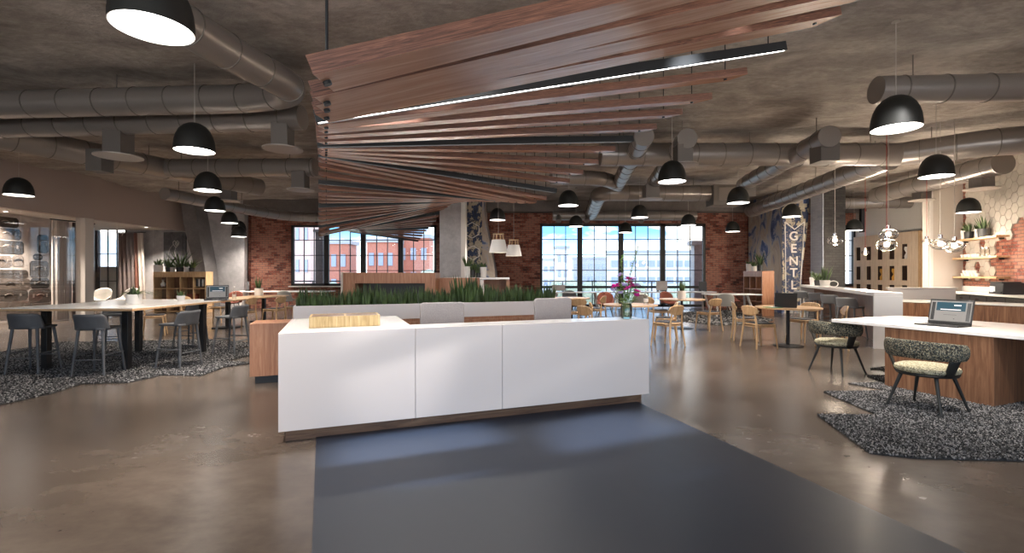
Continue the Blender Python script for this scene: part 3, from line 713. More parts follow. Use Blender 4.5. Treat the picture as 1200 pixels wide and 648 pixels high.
# clear glass globe pendants of the kitchen
def globe(label, px, py, y, r=.14, red=False, sx=1.0):
    x, z = X(px, y), Z(py, y)
    t = thing('glass_pendant', label, 'pendant lamp', (x, y, z))
    MB().sphere((0,0,0), r, 24, 16, (1.15,1.15,.85)).build('glass_globe', M['jar'], t)
    MB().cyl((0,0,r*.8), .035, .07, 16).build('lamp_holder', M['chrome'], t)
    MB().sphere((0,0,.01), r*.36, 12, 8).build('bulb', M['bulb_glow'], t)
    MB().lathe([(r*.85, -.01), (r*.9, .0), (r*.85, .01), (r*.8, 0)], n=24, close=True).build('etched_ring', M['chrome'], t)
    MB().bar((0,0,r*.8+.06), (0,0,CZ-z-.02), .006, n=6).build('cable', M['cable_red'] if red else M['cable'], t)
globe('clear glass globe lamp hanging in front of the black brick pillar', 978.5, 282, 11.4)
globe('upper of two clear glass globes overlapping in front of the niche wall', 1041, 275, 9.45)
globe('lower of two clear glass globes overlapping in front of the niche wall', 1039, 287, 9.15, red=True)
globe('small clear glass globe with red cord by the first niche', 1014, 296, 14.2, .09, True)
globe('glowing glass globe with red cord beside the beige pier', 1086, 283, 12.5, .09, True)
globe('clear glass globe lamp in front of the beige pier, nearer the niches', 1102, 286, 9.4)
globe('clear glass globe lamp in front of the beige pier, nearer the shelves', 1118.5, 288.5, 9.2)
for k, (px, py, y) in enumerate([(1014, 296, 14.2), (1040, 280, 9.8), (1086, 283, 12.5), (1110, 286, 9.3), (978.5, 282, 11.4)]):
    l = bpy.data.lights.new('globe_light', 'POINT'); l.energy = (170, 90, 90, 25, 12)[k]; l.color = (1,.84,.66); l.shadow_soft_size = .08
    o = bpy.data.objects.new('globe_light', l); COL.objects.link(o); o.location = (X(px,y), y-.02, Z(py,y)-.14)

# ------------------------------------------------------------------ ducts
def path(pts, rad):
    pts = [Vector(p) for p in pts]; out = [pts[0]]
    for i in range(1, len(pts)-1):
        p, a, b = pts[i], pts[i-1], pts[i+1]
        da, db = (a-p).normalized(), (b-p).normalized(); r = min(rad, (a-p).length*.45, (b-p).length*.45)
        for k in range(9):
            u = k/8; out.append((p+da*r)*(1-u)**2 + p*2*u*(1-u) + (p+db*r)*u*u)
    out.append(pts[-1]); return out
def duct(parent, pts, r, bend=.6, name='duct_pipe', ring=.55, r2=None):
    P = path(pts, bend); P2 = [P[0]]
    for a, b in zip(P, P[1:]):                        # resample, with raised seams at even steps
        n = max(1, int((b-a).length/.12))
        P2 += [a.lerp(b, k/n) for k in range(1, n+1)]
    seg = [0]
    for a, b in zip(P2, P2[1:]): seg.append(seg[-1]+(b-a).length)
    tot = seg[-1]; rr = []
    for s in seg: rr.append(r if r2 is None else r+(r2-r)*s/tot)
    m = MB(); m.tube(P2, rr, 28)
    m.mi = 1; q = m; s = ring*.6; i = 0
    while s < tot:
        while seg[i+1] < s: i += 1
        a, b = P2[i], P2[i+1]; c = a.lerp(b, (s-seg[i])/max(1e-6, seg[i+1]-seg[i])); d = (b-a).normalized()
        rad = (r if r2 is None else r+(r2-r)*s/tot)
        q.tube([c-d*.009, c-d*.005, c+d*.005, c+d*.009], [rad*.99, rad+.009, rad+.009, rad*.99], 24)
        s += ring
    o = m.build(name, [M['duct'], M['duct_dark']], parent)
    s = .5
    while s < tot:                                   # hanger rods up to the ceiling
        i = min(range(len(seg)), key=lambda k: abs(seg[k]-s)); p = P2[i]; pz = p.z + (parent.location.z if parent else 0)
        MB().bar((p.x, p.y, p.z+r*.9), (p.x, p.y, p.z+(CZ-.03-pz)), .008, n=6).build('hanger', M['duct_dark'], o); s += 2.6
    return o
def outlet(parent, x, y, z, w, h, round_=True, plate=.34):
    MB().box((x, y, z-h/2), (w, w, h)).build('outlet_box', M['duct_dark'], parent, bev=.004)
    if plate:
        m = MB(); m.lathe([(0, 0), (plate*.6, .0), (plate, .012), (plate, .03), (0, .03)], (x, y, z-h-.02), 28); m.build('diffuser_plate', M['grille'], parent)
DZ = 3.9
def net(label): return thing('air_duct', label, 'air duct', (0, 0, 0))
t = net('round steel duct bending back on itself in an elbow behind the largest dome lamp')
duct(t, [(-3.45, 1.2, DZ), (-3.3, 5.0, DZ), (-2.95, 6.65, DZ+.04), (-3.8, 6.98, DZ+.06), (-13.2, 7.6, DZ+.06)], .2, .8)
t = net('straight round steel duct with a square outlet near its capped end')
duct(t, [(-3.35, 7.65, DZ), (-13.2, 8.5, DZ)], .19); outlet(t, X(322,7.3)-.05, 7.66, DZ-.1, .26, .4, plate=.3)
outlet(t, X(124,7.7), 7.95, DZ-.1, .3, .45, plate=.34)
t = net('round steel duct running along the beige bulkhead to the concrete wall with two outlets')
duct(t, [(-9.6, 3.0, DZ), (-9.5, 8.0, DZ), (-8.3, 11.2, DZ), (-7.3, 13.8, DZ)], .24, .8)
duct(t, [(-8.3, 11.3, DZ), (-4.6, 11.2, DZ)], .21)
outlet(t, X(117,9.3), 9.3, DZ-.1, .3, .42, plate=.0); outlet(t, X(351,11.1), 11.15, DZ-.12, .3, .42, plate=.3); outlet(t, X(268,13.1), 13.1, DZ-.12, .3, .38, plate=.28)
t = net('slim round steel duct under the concrete beam over the short window group')
duct(t, [(-9.6, 13.2, 3.62), (-9.2, 16.5, 3.62), (-8.6, 18.75, 3.62), (-3.0, 18.75, 3.62)], .17, .9)
t = net('round capped steel duct crossing behind the large dome pendant at upper right')
duct(t, [(4.95, 6.5, DZ), (10.5, 6.2, DZ)], .18)
t = net('main steel duct trunk crossing the dining area with branch ducts and a wide bend')
duct(t, [(1.85, 10.0, DZ), (8.1, 10.0, DZ)], .235)
duct(t, [(8.1, 10.0, DZ), (9.3, 8.9, DZ), (13.5, 8.5, DZ)], .235, 1.0, r2=.32)
duct(t, [(8.05, 10.2, DZ-.05), (9.1, 18.2, DZ-.1)], .24, ring=.5)
duct(t, [(5.65, 8.5, DZ-.05), (6.35, 13.1, DZ-.05)], .19)
outlet(t, 5.72, 8.75, DZ-.1, .34, .36, plate=0); outlet(t, 6.3, 12.8, DZ-.1, .32, .34, plate=0)
duct(t, [(3.23, 8.8, DZ), (3.9, 13.2, DZ)], .18); outlet(t, 3.2, 8.95, DZ-.1, .28, .36, plate=.28); outlet(t, 3.75, 12.9, DZ-.1, .36, .38, plate=.3)
duct(t, [(2.42, 8.75, DZ+.02), (2.95, 13.2, DZ+.02)], .18)
t = net('second steel duct with a boxy ventilation unit and an elbow toward the long windows')
duct(t, [(6.1, 14.8, DZ), (2.9, 14.75, DZ), (2.75, 15.1, DZ), (3.1, 18.6, DZ-.15)], .24, .5)
duct(t, [(1.0, 12.3, DZ), (2.4, 12.5, DZ), (3.0, 13.4, DZ)], .19, .6)
MB().box((6.55, 14.75, DZ-.1), (.9, .6, .62)).build('ventilation_unit', M['duct_dark'], t, bev=.01)
MB().box((6.55, 14.44, DZ-.08), (.6, .03, .4)).build('access_panel', M['duct'], t, bev=.006)
t = net('back steel duct running along the top of the long windows with small outlets')
duct(t, [(1.6, 18.72, 3.68), (7.2, 18.72, 3.68)], .18)
for px in (655, 688, 752):
    MB().tube([(X(px,18.5), 18.6, 3.66), (X(px,18.3), 18.35, 3.5), (X(px,18.2), 18.3, 3.42)], [.08, .09, .11], 14).build('duct_outlet', M['duct'], t)
t = net('capped steel duct running past the hexagon tiles with a square outlet')
duct(t, [(11.0, 10.7, DZ-.02), (11.6, 15.2, DZ)], .25); outlet(t, X(1148,11.4)-.05, 11.3, DZ-.15, .32, .34, plate=.34); outlet(t, 11.4, 13.3, DZ-.15, .3, .3, plate=.3)
t = net('far steel duct end above the niche wall')
duct(t, [(11.5, 16.9, DZ), (13.9, 16.7, DZ)], .2)

# ------------------------------------------------------------------ furniture prototypes (at the origin, facing +y, moved when first placed)
def place(fn, label, x, y, deg, group=None, scale=None, z=0.0):
    if fn not in place.c:
        place.c[fn] = r = fn(); r.location = (x, y, z); r.rotation_euler = (0,0,math.radians(deg)); r['label'] = label
        if group: r['group'] = group
        if scale: r.scale = (scale,)*3
        return r
    return dup(place.c[fn], (x, y, z), math.radians(deg), label, group, scale or 1.0)
place.c = {}
def bar_stool():
    t = thing('bar_stool', '', 'bar stool')
    SH = .67
    m = MB(); m.prism([(-.19,-.17),(-.12,-.2),(.12,-.2),(.19,-.17),(.2,.12),(.16,.19),(-.16,.19),(-.2,.12)], SH-.03, SH); m.build('seat', M['grey_stool'], t, bev=.008)
    def bk(u, v):
        a = (u-.5)*2; x = .215*math.sin(a*1.2)/math.sin(1.2)*(1-.10*v*v*abs(a)**4); y = -.20 + .10*a*a*(1-.25*v)
        h = .215*(1-.12*max(0, abs(a)-.75)/.25); return (x, y-.035*v, SH-.03+v*h)
    MB().grid(bk, 17, 7).build('backrest', M['grey_stool'], t, solid=.02)
    for sx in (-1, 1):
        for sy in (-1, 1):
            MB().bar((sx*.15, sy*.14-.01, SH-.02), (sx*.205, sy*.205, 0), .02, .014, 10).build('leg', M['grey_stool'], t)
    for z, a, b in ((.24, (-.19,.19), (.19,.19)), (.24, (-.19,-.19), (.19,-.19)), (.3, (-.19,-.19), (-.19,.19)), (.3, (.19,-.19), (.19,.19))):
        MB().bar((a[0], a[1], z), (b[0], b[1], z), .009, n=8).build('footrest', M['grey_stool'], t)
    return t
def wood_chair():
    t = thing('wooden_chair', '', 'chair')
    SH = .46
    m = MB(); m.prism([(-.2,-.2),(.2,-.2),(.225,.12),(.19,.2),(-.19,.2),(-.225,.12)], SH-.025, SH); m.build('seat', M['oak_x'], t, bev=.008)
    m = MB(); m.prism([(-.18,-.16),(.18,-.16),(.2,.12),(.16,.18),(-.16,.18),(-.2,.12)], SH, SH+.018); m.build('seat_pad', M['cushion'], t, bev=.008)
    def bk(u, v):
        a = (u-.5)*2; e = (max(0, 1-abs(a)**2.6))**.45; c = (v-.5)*2
        x = .225*a; y = -.235 + .05*a*a - .03*(c*.5+.5); return (x, y, .70 + c*.095*e + .01)
    MB().grid(bk, 21, 9).build('backrest', M['oak'], t, solid=.02)
    for sx in (-1, 1):
        l = MB(); l.tube([(sx*.225, -.245, 0), (sx*.20, -.215, .25), (sx*.175, -.205, .46), (sx*.15, -.225, .70)], [.014, .019, .019, .013], 10); l.build('rear_leg', M['oak'], t)
        l = MB(); l.tube([(sx*.215, .215, 0), (sx*.19, .17, .44)], [.013, .02], 10); l.build('front_leg', M['oak'], t)
    m = MB(); m.bar((-.17,.15,SH-.05), (.17,.15,SH-.05), .012); m.bar((-.17,-.17,SH-.05), (.17,-.17,SH-.05), .012); m.bar((-.18,-.17,SH-.05), (-.18,.16,SH-.05), .012); m.bar((.18,-.17,SH-.05), (.18,.16,SH-.05), .012)
    m.build('seat_rail', M['oak_x'], t)
    return t
def armchair():
    t = thing('tweed_armchair', '', 'armchair')
    m = MB(); m.lathe([(0,.395),(.235,.395),(.262,.41),(.27,.43),(.262,.452),(.22,.47),(.1,.478),(0,.48)], n=36); m.build('seat', M['tweed_seat'], t)
    MB().lathe([(0,.37),(.25,.372),(.262,.39),(.25,.402),(0,.402)], n=36).build('seat_base', M['black_satin'], t)
    def band(u, v):
        a = -PI/2 + (u-.5)*2*1.72; b = 2*PI*v
        th = .030; hh = .092*(1-.18*abs((u-.5)*2)**3); e = 1-max(0, abs((u-.5)*2)-.93)/.07*.85
        rr = .325 + th*math.cos(b)*e; z = .628 + .02*(1-abs((u-.5)*2)) + hh*math.sin(b)*e*1.0
        zz = z; q = abs(math.cos(b))**.3
        rr += (.0 + .05*(zz-.6))
        return (rr*math.cos(a)*1.0, rr*math.sin(a)*.92, zz)
    m = MB(); nu, nv = 40, 16
    vs = [band(i/(nu-1), j/nv) for i in range(nu) for j in range(nv)]
    fs = [(i*nv+j, i*nv+(j+1) % nv, (i+1)*nv+(j+1) % nv, (i+1)*nv+j) for i in range(nu-1) for j in range(nv)] + [tuple(range(nv)), tuple(range(nu*nv-1, nu*nv-nv-1, -1))]
    m.add(vs, fs); m.build('backrest', M['tweed'], t)
    for a in (-PI/2-1.2, -PI/2+1.2):
        c, s = math.cos(a), math.sin(a); m = MB()
        m.grid(lambda u, v, a=a: (((.25+.075*v)*math.cos(a+(u-.5)*.34)), ((.25+.055*v)*math.sin(a+(u-.5)*.34)), .385+.2*v), 6, 4)
        m.build('back_support', M['black_satin'], t, solid=.016)
    for sx in (-1, 1):
        for sy in (-1, 1):
            MB().bar((sx*.15, sy*.14, .38), (sx*.245, sy*.24, 0), .019, .011, 12).build('leg', M['black_satin'], t)
    return t
def shell_fn(seatmat, name='shell_chair', cat='chair', legs='black_metal'):
    def f():
        t = thing(name, '', cat)
        def sh(u, v):
            a = (u-.5)*2
            if v < .5: k = v/.5; y = .24-.44*k; z = .43 - .035*math.sin(k*PI) + .16*abs(a)**3*k; x = .25*a
            else: k = (v-.5)/.5; y = -.20-.10*k + .12*a*a*(1-.2*k); z = .42+.38*k; x = .27*a*(1-.1*k*k); z -= .10*abs(a)**3*k
            return (x, y, z)
        MB().grid(sh, 17, 17).build('shell', M[seatmat], t, solid=.03)
        for sx in (-1, 1):
            for sy in (-1, 1): MB().bar((sx*.12, sy*.12, .41), (sx*.24, sy*.24, 0), .012, .009, 8).build('leg', M[legs], t)
        MB().box((0, 0, .405), (.28, .28, .02)).build('seat_mount', M[legs], t)
        return t
    return f
orange_chair = shell_fn('orange_fab', 'lounge_chair', 'chair'); putty_chair = shell_fn('shell_white', 'lounge_chair', 'chair', 'chrome'); grey_chair = shell_fn('shell_grey', 'shell_chair', 'chair', 'chrome'); dark_chair = shell_fn('charcoal', 'lounge_chair', 'chair')
G = 'graphite bar stools at the high table'
# stools of the high table
place(bar_stool, 'graphite bar stool nearest the frame edge, backrest toward the camera, at the high table', -6.75, 6.75, 8)
place(bar_stool, 'graphite bar stool with its back to us at the near corner of the high table', -5.72, 6.62, 6)
place(bar_stool, 'graphite bar stool at the end of the high table facing the spider plant pot', -4.98, 7.15, 82)
place(bar_stool, 'graphite bar stool at the end of the high table nearest the open laptop', -4.9, 8.35, 84)
place(bar_stool, 'graphite bar stool on the far side of the high table below the spider plant pot', -6.15, 9.15, 176)
place(bar_stool, 'graphite bar stool on the far long side of the high table nearest the mural', -7.25, 8.7, 200)
# stools of the island
for i, (px, y) in enumerate([(1000, 10.4), (979, 11.9), (963, 13.2), (944, 14.6)]):
    place(bar_stool, ['grey bar stool nearest the white end panel of the kitchen island', 'grey bar stool second from the end panel at the kitchen island', 'grey bar stool third from the end panel at the kitchen island', 'grey bar stool at the far corner of the kitchen island behind the dining table'][i], X(px,y)-.05, y, -66, scale=1.04)
M['stool_light'] = plain('light_grey_stool_paint', (.22,.225,.235), .4)
for q in [o for o in bpy.data.objects if o.parent and 'kitchen island' in (o.parent.get('label') or '') and o.parent.name.startswith('bar_stool')]:
    q.material_slots[0].link = 'OBJECT'; q.material_slots[0].material = M['stool_light']
# wooden chairs
W = [
 (4.72, 9.12, -78, 'light oak chair nearest the camera at the round table with the open screen'),
 (4.95, 10.15, -108, 'light oak chair half hidden behind the nearest oak chair'),
 (6.0, 9.0, 65, 'light oak chair directly behind the far tweed armchair'),
 (6.05, 9.95, 110, 'light oak chair on the far side of the round table with the open screen'),
 (4.87, 11.85, 25, 'light oak chair with its back to us at the round table with the cactus pot'),
 (3.82, 12.45, -85, 'light oak chair on the flower side of the round table with the cactus pot'),
 (3.02, 9.3, 35, 'light oak chair with dark seat right beside the corner of the reception counter'),
 (3.28, 10.25, 75, 'light oak chair behind the one at the counter corner, close to the bottle'),
 (1.9, 10.1, -100, 'light oak chair behind the counter just before the magenta flowers'),
 (1.55, 9.15, -60, 'light oak chair with its rounded back just above the counter near the flowers'),
 (1.65, 11.95, -10, 'light oak chair nearest the planter end behind the counter'),
 (2.28, 13.0, 60, 'light oak chair seen edge-on behind the counter before the orange chair'),
 (-6.82, 12.15, 85, 'light oak chair nearest the bar stools at the long wooden table'),
 (-6.45, 12.95, 80, 'light oak chair second from the bar stools at the long wooden table'),
 (-6.3, 13.9, 85, 'light oak chair nearest the planter box at the long wooden table'),
 (-8.4, 12.6, -90, 'light oak chair on the far side of the long wooden table beside the laptop'),
 (-8.5, 13.8, -85, 'light oak chair on the far side of the long wooden table beside the brick wall'),
 (-8.15, 10.9, -60, 'light oak chair half hidden below the bookcase and behind the high table'),
]
for x, y, d, lab in W: place(wood_chair, lab, x, y, d)
uang = math.degrees(math.atan2(.37, .93))
place(armchair, 'tweed armchair standing on the shaggy rug in front of the white desk', 4.27, 4.92, uang-90)
place(armchair, 'tweed armchair at the tip of the white desk, farther from the camera', 4.62, 6.8, uang-90)
place(orange_chair, 'burnt orange lounge chair right behind the magenta flowers', 3.05, 15.6, 170)
place(orange_chair, 'burnt orange lounge chair behind the table with the cactus pot', X(785,16), 16.0, 200)
place(orange_chair, 'burnt orange lounge chair half hidden behind the white trestle table', X(856,17.2), 17.2, 180)
place(orange_chair, 'rust lounge chair behind the long wooden table by the brick wall', -9.6, 16.4, 180)
place(grey_chair, 'pale grey shell chair with its back to us at the white trestle table', X(848,14.9), 14.9, -8)
place(grey_chair, 'pale grey shell chair behind the flower vase by the long windows', X(748,15.0), 15.0, 5)
place(grey_chair, 'pale grey shell chair near the window sill behind the long wooden table', -8.3, 17.6, 0)
place(dark_chair, 'charcoal lounge chair under the first long window', X(668,17.0), 17.0, 180)
place(putty_chair, 'putty lounge chair behind the glass partition nearer the curtain', X(116,16.9), 16.9, 190, scale=1.12)
place(putty_chair, 'putty lounge chair behind the glass partition nearer the concrete wall', X(147,16.9), 16.9, 170, scale=1.12)
# ------------------------------------------------------------------ tables
def round_table(label, x, y, r=.56, white=False):
    t = thing('cafe_table', label, 'table', (x, y, 0))
    MB().cyl((0,0,.73), r, .028, 48).build('tabletop', M['white_top'] if white else M['oak_x'], t, bev=.004)
    MB().cyl((0,0,.03), .032, .70, 16).build('column', M['black_metal'], t)
    MB().lathe([(0,0),(.27,0),(.27,.012),(.05,.03),(0,.03)], n=36).build('base_plate', M['black_metal'], t)
    MB().box((0,0,.72), (.3,.3,.012)).build('mount_plate', M['black_metal'], t)
round_table('round oak cafe table carrying the dark open screen', 5.37, 9.3, .575)
round_table('round oak cafe table carrying the potted cactus plant', 4.37, 12.3)
round_table('round cafe table behind the flowers carrying the glass bottle', 2.5, 10.1, .56)
round_table('round cafe table nearest the planter end behind the counter', 1.62, 12.95, .5)
# high table
t = thing('high_table', 'large pale high table with oak edge on black legs over the dark shaggy rug', 'table', (-6.1, 7.75, -.02))
hx0, hx1, hy0, hy1 = -.95, .9, -1.2, 1.15
m = MB(); m.box(((hx0+hx1)/2, (hy0+hy1)/2, .925), (hx1-hx0, hy1-hy0, .03)); m.build('oak_edge', M['oak_x'], t, bev=.003)
MB().box(((hx0+hx1)/2, (hy0+hy1)/2, .945), (hx1-hx0-.01, hy1-hy0-.01, .01)).build('tabletop', M['white_top'], t)
for x, y in ((-6.82, 7.0), (-5.6, 6.95), (-6.64, 8.5), (-5.47, 8.45)):
    MB().box((x+6.1, y-7.75, .465), (.085, .085, .89)).build('leg', M['black_metal'], t, bev=.004)
MB().box((-.05, 0, .89), (1.2, .06, .04)).build('crossbar', M['black_metal'], t)
# long wooden table left
t = thing('dining_table', 'long light oak table in front of the brick wall with oak chairs around it', 'table', (-7.4, 13.35, 0))
MB().box((0,0,.735), (1.0, 2.9, .03)).build('tabletop', M['oak_x'], t, bev=.004)
for y in (-.9, .9):
    MB().box((0, y, .38), (.09, .09, .70)).build('column', M['black_metal'], t); MB().box((0, y, .015), (.55, .5, .03)).build('base_plate', M['black_metal'], t, bev=.004)
# white window tables
def trestle(label, x0, x1, y, d=.8, h=.75):
    t = thing('trestle_table', label, 'table', ((x0+x1)/2, y, 0)); W = x1-x0
    MB().box((0,0,h-.02), (W, d, .035)).build('tabletop', M['white_top'], t, bev=.004)
    for sx in (-1, 1):
        for sy in (-1, 1):
            MB().bar((sx*(W/2-.35), sy*.1, h-.04), (sx*(W/2-.2), sy*(d/2-.05), 0), .03, .022).build('leg', M['white'], t)
trestle('white trestle table with splayed legs in front of the open bookcase', 6.4, 8.05, 15.75)
trestle('long white table running under the long windows behind the orange chairs', 3.6, 7.5, 17.9)
trestle('white table behind the flowers beneath the first long windows', 1.3, 3.4, 17.6)
trestle('white table under the short windows behind the planter', -10.5, -6.9, 18.3)
# island of the kitchen
t = thing('kitchen_island', 'white waterfall kitchen island with a walnut back panel and stools under it', 'kitchen island', (0,0,0))
P0 = Vector((6.78, 8.95, 0)); P1 = Vector((9.4, 15.6, 0)); dI = (P1-P0).normalized(); LI = (P1-P0).length; nI = Vector((dI.y, -dI.x, 0))
MI = Matrix(((dI.x, nI.x, 0, P0.x), (dI.y, nI.y, 0, P0.y), (0, 0, 1, 0), (0,0,0,1)))     # x along, y inward (away from stools)
t.matrix_world = MI
MB().box((LI/2, .22, 1.02), (LI, .44, .07)).build('worktop', M['white_top'], t, bev=.004)
MB().box((.03, .22, .492), (.06, .44, .985)).build('end_panel', M['white_top'], t, bev=.002); MB().box((LI-.03, .22, .492), (.06, .44, .985)).build('end_panel', M['white_top'], t, bev=.002)
MB().box((LI/2, .40, .492), (LI-.12, .03, .985)).build('back_panel', M['walnut'], t)
# counter run joined to its near end and low worktops behind
def cabinet_run(name, label, cat, p0, p1, depth, h, topmat, bodymat, doors, inset=.03, toph=.04, side=1, door_mat=None, dz=(.12, None)):
    p0, p1 = Vector(p0), Vector(p1); d = (p1-p0).normalized(); L_ = (p1-p0).length; n_ = Vector((d.y, -d.x, 0))*side
    t = thing(name, label, cat); t.matrix_world = Matrix(((d.x, n_.x, 0, p0.x), (d.y, n_.y, 0, p0.y), (0,0,1,0), (0,0,0,1))) if side == 1 else Matrix(((-d.x, n_.x, 0, p1.x), (-d.y, n_.y, 0, p1.y), (0,0,1,0), (0,0,0,1)))
    MB().box((L_/2, depth/2, h-toph/2), (L_, depth, toph)).build('worktop', M[topmat], t, bev=.003)
    MB().box((L_/2, depth/2+inset/2, (h-toph)/2), (L_-.02, depth-inset, h-toph)).build('carcass', M[bodymat], t)
    for i in range(doors):
        w_ = (L_-.04)/doors
        o = MB().box((.02+w_*(i+.5), inset-.012, (h-toph)/2+.03), (w_-.006, .02, h-toph-.1)).build('cabinet_door', M[door_mat or bodymat], t, bev=.002)
        if door_mat: MB().box((.02+w_*(i+.5), inset-.03, h-toph-.1), (w_*.4, .02, .02)).build('handle', M['chrome'], o)
    return t
cabinet_run('service_counter', 'white-topped walnut-fronted counter between the laptop desk and the kitchen island', 'counter', (8.6, 11.2, 0), (10.2, 9.18, 0), .6, .8, 'white_top', 'walnut', 4, side=-1)
t = thing('raised_ledge', 'white raised ledge standing behind the walnut-fronted service counter', 'ledge', (0,0,0))
MB().xz([(X(1044,11.9), 0), (X(1118,11.9), 0), (X(1118,11.9), 1.04), (X(1044,11.9), 1.04)], 11.85, 12.0).build('ledge_panel', M['white_top'], t, bev=.003)
MB().box(((X(1044,11.9)+X(1118,11.9))/2, 11.92, 1.05), (1.6, .24, .03)).build('ledge_cap', M['white_top'], t, bev=.003)
# back counter along the tiled wall (in wall coordinates)
t = thing('back_counter', 'stone-topped kitchen counter with black drawers under the brick splashback', 'counter'); t.matrix_world = kroot
MB().box((3.54, -.36, .885), (6.12, .7, .045)).build('worktop', M['white_top'], t, bev=.003)
MB().box((3.54, -.34, .47), (6.1, .62, .78)).build('carcass', M['drawer_black'], t)
for i in range(8):
    o = MB().box((.77+.72*i, -.665, .72), (.70, .02, .22)).build('drawer', M['drawer_black'], t, bev=.002); MB().box((.77+.72*i, -.69, .76), (.12, .02, .02)).build('handle', M['chrome'], o)
    MB().box((.77+.72*i, -.665, .34), (.70, .02, .5)).build('cabinet_door', M['drawer_black'], t, bev=.002)
MB().box((3.3, -.012, .98), (6.6, .02, .15)).build('upstand', M['white_top'], t)
# hexagon cladding: tiles over the brick, leaving a ragged patch of brick bare
Rh = .15
t = thing('hexagon_tiles', 'cream hexagon tiles covering the kitchen wall around a ragged patch of bare brick', 'wall tiles'); t.matrix_world = kroot
m = MB(); x = 0; i = 0
def bare(x, z):
    if z < 1.28: return x > .2
    if z < 1.5: return x > 1.5
    if z < 1.9: return x > 1.35
    if z < 2.15: return x > 1.5
    if z < 2.35: return x > 2.15
    if z < 2.65: return x > 2.35
    if z < 2.9: return x > 3.3
    return z < 3.2 and x > 4.4
odd = {(round(1.05,1),0)}
while x < KL:
    j = 0; z = .95 + (Rh*math.sqrt(3)/2 if i % 2 else 0)
    while z < 4.5:
        xc = .1+x
        skip = bare(xc, z)
        if not skip and not (i in (4, 8) and 2.05 < z < 2.3) and not (i == 3 and 1.4 < z < 1.6):
            pts = [(xc+Rh*.965*math.cos(PI/3*k), min(4.4, max(.93, z+Rh*.965*math.sin(PI/3*k)))) for k in range(6)]
            if xc-Rh > -.02: m.xz(pts[::-1], -.025, .005)
        z += Rh*math.sqrt(3); j += 1
    x += Rh*1.5; i += 1
m.build('tile_field', M['hex'], t, smooth=False)
tag(t, kind=None)
# shelves with cups and plants (wall coordinates)
def KW(x, y, z): return kroot @ Vector((x, y, z))
KR = math.atan2(KD.y, KD.x)
shelf_z = (2.38, 1.86, 1.33)
for k, (z, nm) in enumerate(zip(shelf_z, ('top oak shelf on the tiled kitchen wall, holding the dark potted plants', 'middle oak shelf on the tiled kitchen wall with a row of cups', 'lowest oak shelf on the tiled kitchen wall with stacked cups'))):
    t = thing('wall_shelf', nm, 'shelf', KW(1.15, -.16, z), KR)
    MB().box((0, 0, -.025), (2.05, .27, .05)).build('shelf_board', M['oak_x'], t, bev=.003)
    for sx in (-.8, .8): MB().box((sx, .08, -.07), (.03, .1, .05)).build('bracket', M['black_metal'], t)
def pot(label, loc, r, h, mat, fn, rz=0.0, name='potted_plant', group=None, taper=.85):
    t = thing(name, label, 'potted plant', loc, rz, group)
    MB().lathe([(0,0),(r*taper,0),(r,h),(r-.012,h),(r*taper*.9,.02),(0,.02)], n=24).build('pot', M[mat], t)
    MB().cyl((0,0,h-.03), r-.013, .012, 20).build('soil', M['soil'], t)
    m = MB(); fn(m, h-.02); m.build('foliage', M['leaf'], t)
    return t
def spiky(n, hh, r, sp=.35, wd=.012, seed=1, curve=0, droop=0): return lambda m, z0: blades(m, n, hh, r, sp, wd, seed, curve, droop, z0)
for i, (x, r, h, mat, hh, lab) in enumerate([
    (.45, .065, .25, 'pot_white', .22, 'small white pot with drooping leaves at the start of the top shelf'),
    (.72, .105, .2, 'pot_black', .36, 'black pot with spiky leaves second along the top shelf'),
    (1.12, .06, .24, 'pot_white', .16, 'slim white pot between two black pots on the top shelf'),
    (1.42, .14, .22, 'pot_black', .40, 'wide black pot with the tallest spiky leaves on the top shelf')]):
    p = KW(x, -.18, shelf_z[0]+.001); pot(lab, p, r, h, mat, spiky(16, hh, r*.6, .5, .016, 70+i, .35 if i == 0 else .1, .5 if i == 0 else 0))
def cup(label, p, group):
    t = thing('coffee_cup', label, 'cup', p, R.random()*6, group)
    MB().lathe([(0,0),(.035,0),(.055,.085),(.049,.085),(.031,.008),(0,.008)], n=20).build('bowl', M['pot_white'], t)
    MB().tube([(.045,0,.07),(.075,0,.065),(.08,0,.04),(.06,0,.022),(.04,0,.025)], .006, 6).build('handle', M['pot_white'], t)
for i in range(5): cup('white coffee cup in the row on the middle oak shelf', KW(.42+.17*i, -.18, shelf_z[1]+.001), 'cups on the middle shelf')
for i in range(5): cup('white coffee cup standing upright on the lowest oak shelf', KW(.42+.17*i, -.18, shelf_z[2]+.001), 'cups on the lowest shelf')
for i in range(4): cup('white coffee cup stacked on the cups of the lowest oak shelf', KW(.5+.17*i, -.18, shelf_z[2]+.087), 'upper cups on the lowest shelf')
for i in range(2):
    t = thing('glass_jar', 'clear glass jar beside the cups on the middle oak shelf', 'jar', KW(1.38+.17*i, -.18, shelf_z[1]+.001), 0, 'jars on the middle shelf')
    MB().lathe([(0,0),(.06,0),(.06,.17),(.045,.2),(.045,.21)], n=20).build('jar_body', M['jar'], t); MB().cyl((0,0,.21), .05, .03, 18).build('lid', M['chrome'], t)
# printer on the back counter
t = thing('printer', 'dark grey printer with a small lit panel on the kitchen back counter', 'printer', KW(2.75, -.36, .908), KR)
MB().box((0,0,.14), (.56,.46,.28), top=(.94,.9)).build('printer_body', M['laptop'], t, bev=.012)
MB().box((0,-.05,.29), (.5,.36,.03)).build('scanner_lid', M['black_satin'], t, bev=.006)
MB().box((-.12,-.232,.12), (.2,.012,.14)).build('display', M['screen_white'], t); MB().box((.1,-.24,.05), (.3,.03,.03)).build('paper_tray', M['black_metal'], t)
